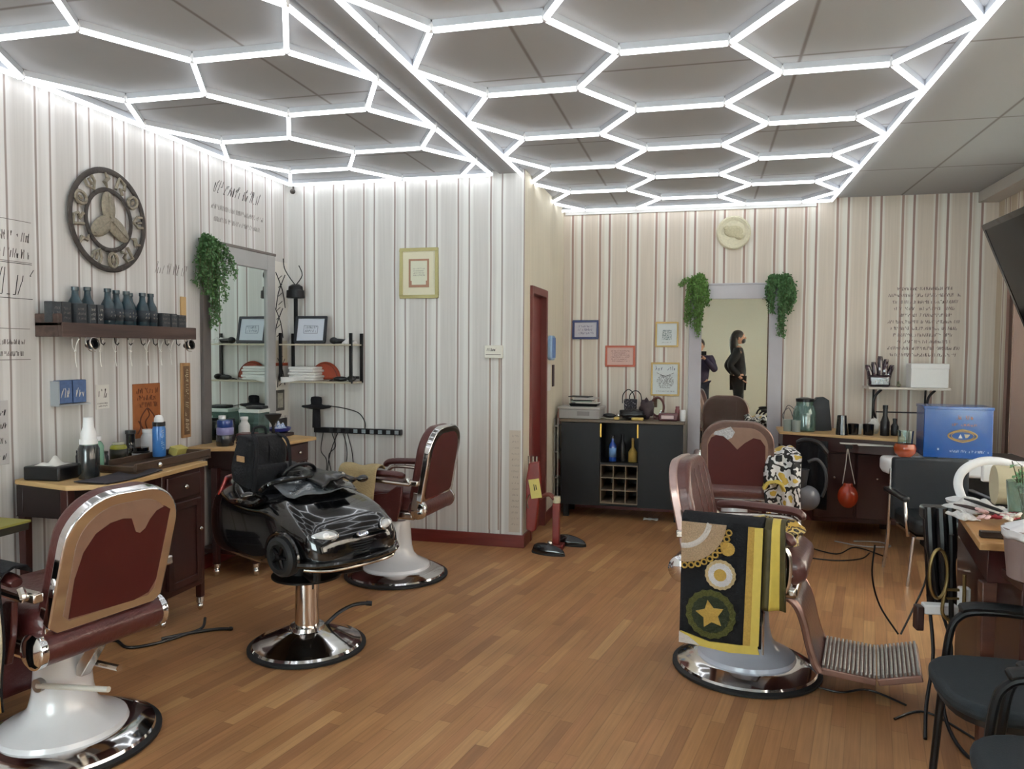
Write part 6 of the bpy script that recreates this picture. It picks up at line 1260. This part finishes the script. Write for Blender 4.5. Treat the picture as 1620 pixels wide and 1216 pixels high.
# left edge: yellow-topped stand, scarf on the arm of the nearest chair
t=T('side_stand','narrow stand with a dark and yellow slatted top at the left edge of the photo','stand',(-3.17,2.72,0)); MB().bx(-.2,.14,-.18,.14,.70,.735).build('stand_top',mat('dark_top',(54,50,40),.5),t,bevel=.003); MB().bx(-.2,.145,-.185,.145,.735,.745).build('yellow_surface',mat('olive_yellow',(150,146,70),.5),t); MB().bx(-.02,.02,-.02,.02,0,.70).build('post',mat('olive_post',(140,140,80),.5),t); MB().lathe([(.15,0),(.14,.02),(.02,.03)],n=24).build('foot',BLKMET,t)
AM=Matrix.Translation((-2.42,2.42,0))@Matrix.Rotation(math.radians(155),4,'Z')
t=T('gold_trimmed_towel','black towel with gold baroque trim over the arm of the nearest chair','towel',(-2.42,2.42,0),math.radians(168))
def tw2(u,v):
    x=-.205+.15*u; s_=v*.78
    if s_<.10:
        a=s_/.10*PI; return (x,.285-.05*math.cos(a),.765+.03*math.sin(a))
    d_=(s_-.10)/.68; return (x+.01*math.sin(v*9),.338+.012*math.sin(u*11)*(.3+d_),.765-.46*d_)
MB().grid(tw2,16,28).build('cloth',BLKTOW,t,solid=.008)
MB().grid(lambda u,v:tuple(a+b for a,b in zip(tw2(u,.90+.10*v),(0,.008,0))),16,5).build('gold_hem',GOLDT,t,solid=.004)
MB().grid(lambda u,v:tuple(a+b for a,b in zip(tw2(.0+.22*u,.12+.72*v),(0,.008,0))),6,20).build('silver_ribbon',mat('silver_ribbon',(196,190,170),.35,.4,noise=.4,nscale=90),t,solid=.004)
for cx_,cz_,r in((-.13,.74,.035),(-.17,.70,.03),(-.09,.76,.03)): MB().tube([(cx_+r*math.cos(a)*(1-.3*i/24),.352,cz_+r*math.sin(a)*(1-.3*i/24)) for i,a in enumerate([2*PI*j/18 for j in range(26)])],.008,6).build('gold_scroll',GOLDT,t)
# cream cloth over the arm of the chair behind the car
t=solo('cream_cape','cream cloth draped over the near arm of the chair behind the toy car','cape',MB().grid(lambda u,v:((-.04+.27*u+.04*v),(.285-.05*math.cos(min(1,v*4)*PI) if v<.25 else .338+.02*math.sin(u*7)*(v)+.05*(v-.25)),(.765+.03*math.sin(v*4*PI) if v<.25 else .765-.56*(v-.25))+.008*math.sin(u*9)),20,24),mat('cream_corduroy',(176,158,118),.9,noise=.12,nscale=30,bump=.6,bscale=90),solid=.008,ang=80)
t.location=(-2.03,4.83,0); t.rotation_euler=(0,0,math.radians(176))
# ------------------------------------------------------------ people, seen in the back mirror
def skinfig(name,parent,joints,edges,m,sub=2):
    me=bpy.data.meshes.new(name); ks=list(joints); me.from_pydata([joints[k][0] for k in ks],[(ks.index(a),ks.index(b)) for a,b in edges],[])
    o=bpy.data.objects.new(name,me); sc.collection.objects.link(o); o.parent=parent; me.materials.append(m)
    sk=o.modifiers.new('skin','SKIN'); sk.use_smooth_shade=True
    bm=bmesh.new(); bm.from_mesh(me); L_=bm.verts.layers.skin.verify(); bm.verts.ensure_lookup_table()
    for i,k in enumerate(ks):
        r=joints[k][1]; bm.verts[i][L_].radius=r if isinstance(r,tuple) else (r,r); bm.verts[i][L_].use_root=(i==0)
    bm.to_mesh(me); bm.free()
    q=o.modifiers.new('sub','SUBSURF'); q.levels=sub; q.render_levels=sub; return o
def person(label,loc,rz,arms,hair_len,coatm,legm,maskm=None,scale=1):
    """local +x is where the person faces; arms = list of (shoulder,elbow,wrist) per side"""
    t=T('person',label,'person',loc,rz); t.scale=(scale,)*3
    J={'pel':((0,0,.96),(.12,.15)),'sp':((0,0,1.12),(.11,.14)),'ch':((.0,0,1.32),(.115,.17)),'nk0':((-.01,0,1.45),(.06,.07)),'nk':((0,0,1.51),(.05,.05))}
    E_=[('pel','sp'),('sp','ch'),('ch','nk0'),('nk0','nk')]
    BJ=dict(J); BE=list(E_)
    for s,nm in((1,'l'),(-1,'r')):
        J['hp'+nm]=((0,s*.09,.90),.10);J['kn'+nm]=((.02,s*.10,.50),.062);J['an'+nm]=((-.01,s*.10,.09),.042);J['to'+nm]=((.14,s*.115,.035),.034)
        E_+=[('pel','hp'+nm),('hp'+nm,'kn'+nm),('kn'+nm,'an'+nm),('an'+nm,'to'+nm)]
        sh,el,wr=arms[nm]; J['sh'+nm]=(sh,.058);J['el'+nm]=(el,.042);J['wr'+nm]=(wr,.027)
        dv=(Vector(wr)-Vector(el)).normalized(); J['pm'+nm]=(tuple(Vector(wr)+dv*.06),(.036,.018))
        E_+=[('ch','sh'+nm),('sh'+nm,'el'+nm),('el'+nm,'wr'+nm),('wr'+nm,'pm'+nm)]
    skinfig('body',t,J,E_,SKIN)
    for nm in 'lr':
        sh,el,wr=arms[nm]; wr=Vector(wr); dv=(wr-Vector(el)).normalized(); sd=dv.cross(Vector((1,0,.3))).normalized()
        hd=MB()
        for k,(o_,ln) in enumerate(((-.028,.062),(-.010,.075),(.010,.072),(.027,.058))):
            b=wr+dv*.085+sd*o_; hd.tube([b,b+dv*ln*.5+Vector((.010,0,-.002)),b+dv*ln*.85+Vector((.028,0,-.006))],[.0085,.008,.0065],8)
        b=wr+dv*.03+sd*.03; hd.tube([b,b+sd*.025+dv*.025,b+sd*.032+dv*.055],[.011,.010,.007],8); hd.build('fingers',SKIN,t)
    # head
    hd=MB().sph((.01,0,1.645),(.098,.077,.118),24,18).sph((.045,0,1.585),(.058,.052,.052),16,12); hd.build('head',SKIN,t,sub=1)
    MB().sph((.112,0,1.635),(.020,.014,.026),12,8).build('nose',SKIN,t)
    for s in(-1,1):
        MB().sph((.005,s*.080,1.635),(.018,.010,.030),10,8).build('ear',SKIN,t); e=MB().sph((.092,s*.032,1.662),(.014,.014,.010),12,8).build('eye',WHITE,t); MB().sph((.102,s*.032,1.662),(.006,.007,.007),8,6).build('iris',HAIR,e)
    MB().tube([(.098,-.022,1.592),(.105,0,1.594),(.098,.022,1.592)],.006,6).build('mouth',mat('lips',(160,90,84),.5),t)
    hr=MB().sph((-.018,0,1.675),(.112,.092,.108),24,16)
    if hair_len: hr.tube([(-.05,0,1.68),(-.075,0,1.60),(-.085,0,1.50),(-.095,0,1.50-hair_len)],[.085,.085,.075,.04],16)
    hr.build('hair',HAIR,t)
    if maskm: MB().sph((.070,0,1.592),(.055,.062,.055),20,12).build('face_mask',maskm,t)
    C_={'pel':((0,0,.88),(.17,.20)),'sp':((0,0,1.10),(.15,.18)),'ch':((0,0,1.31),(.145,.20)),'nk0':((-.01,0,1.46),(.075,.085))}; CE=[('pel','sp'),('sp','ch'),('ch','nk0')]
    for nm in 'lr':
        sh,el,wr=arms[nm]; C_['sh'+nm]=(sh,.085);C_['el'+nm]=(el,.068);C_['wr'+nm]=(wr,.05); CE+=[('ch','sh'+nm),('sh'+nm,'el'+nm),('el'+nm,'wr'+nm)]
    skinfig('jacket',t,C_,CE,coatm)
    P_={'pel':((0,0,.93),(.14,.17))}; PE=[]
    for s,nm in((1,'l'),(-1,'r')):
        P_['hp'+nm]=((0,s*.09,.86),.115);P_['kn'+nm]=((.02,s*.10,.50),.085);P_['an'+nm]=((-.01,s*.10,.12),.07); PE+=[('pel','hp'+nm),('hp'+nm,'kn'+nm),('kn'+nm,'an'+nm)]
        MB(Matrix.Translation((.05,s*.108,.045))).sph((0,0,0),(.14,.052,.045),16,10).build('shoe',BLACK,t)
    skinfig('trousers',t,P_,PE,legm)
    return t
BC=mat('black_cloth',(18,19,22),.85,noise=.1); PC=mat('plum_navy_cloth',(46,38,66),.8,noise=.15)
person('person in black with long dark hair and black mask, in profile in the back mirror',(.64,-.95,0),0,
 {'l':((0,.19,1.40),(-.16,.24,1.14),(.02,.20,.95)),'r':((0,-.19,1.40),(-.20,-.26,1.13),(-.02,-.22,.93))},.16,BC,BC,BLACK,1.10)
person('person in dark plum top raising both hands at the left edge of the back mirror',(-.10,-.42,0),math.radians(90),
 {'l':((0,.19,1.39),(.10,.30,1.16),(.26,.09,1.40)),'r':((0,-.19,1.39),(.10,-.30,1.16),(.26,-.09,1.40))},0,PC,mat('dark_denim',(30,34,50),.85),None,1.0)
t=T('mobile_phone','dark mobile phone held up in both hands of the person in plum','phone',(-.02,-.075,1.50)); MB().box((-.03,0,0),(.15,.009,.075)).build('phone_body',BLACK,t,bevel=.003); MB().box((-.03,-.005,0),(.14,.001,.068)).build('screen',mat('phone_glass',(20,22,26),.1),t)
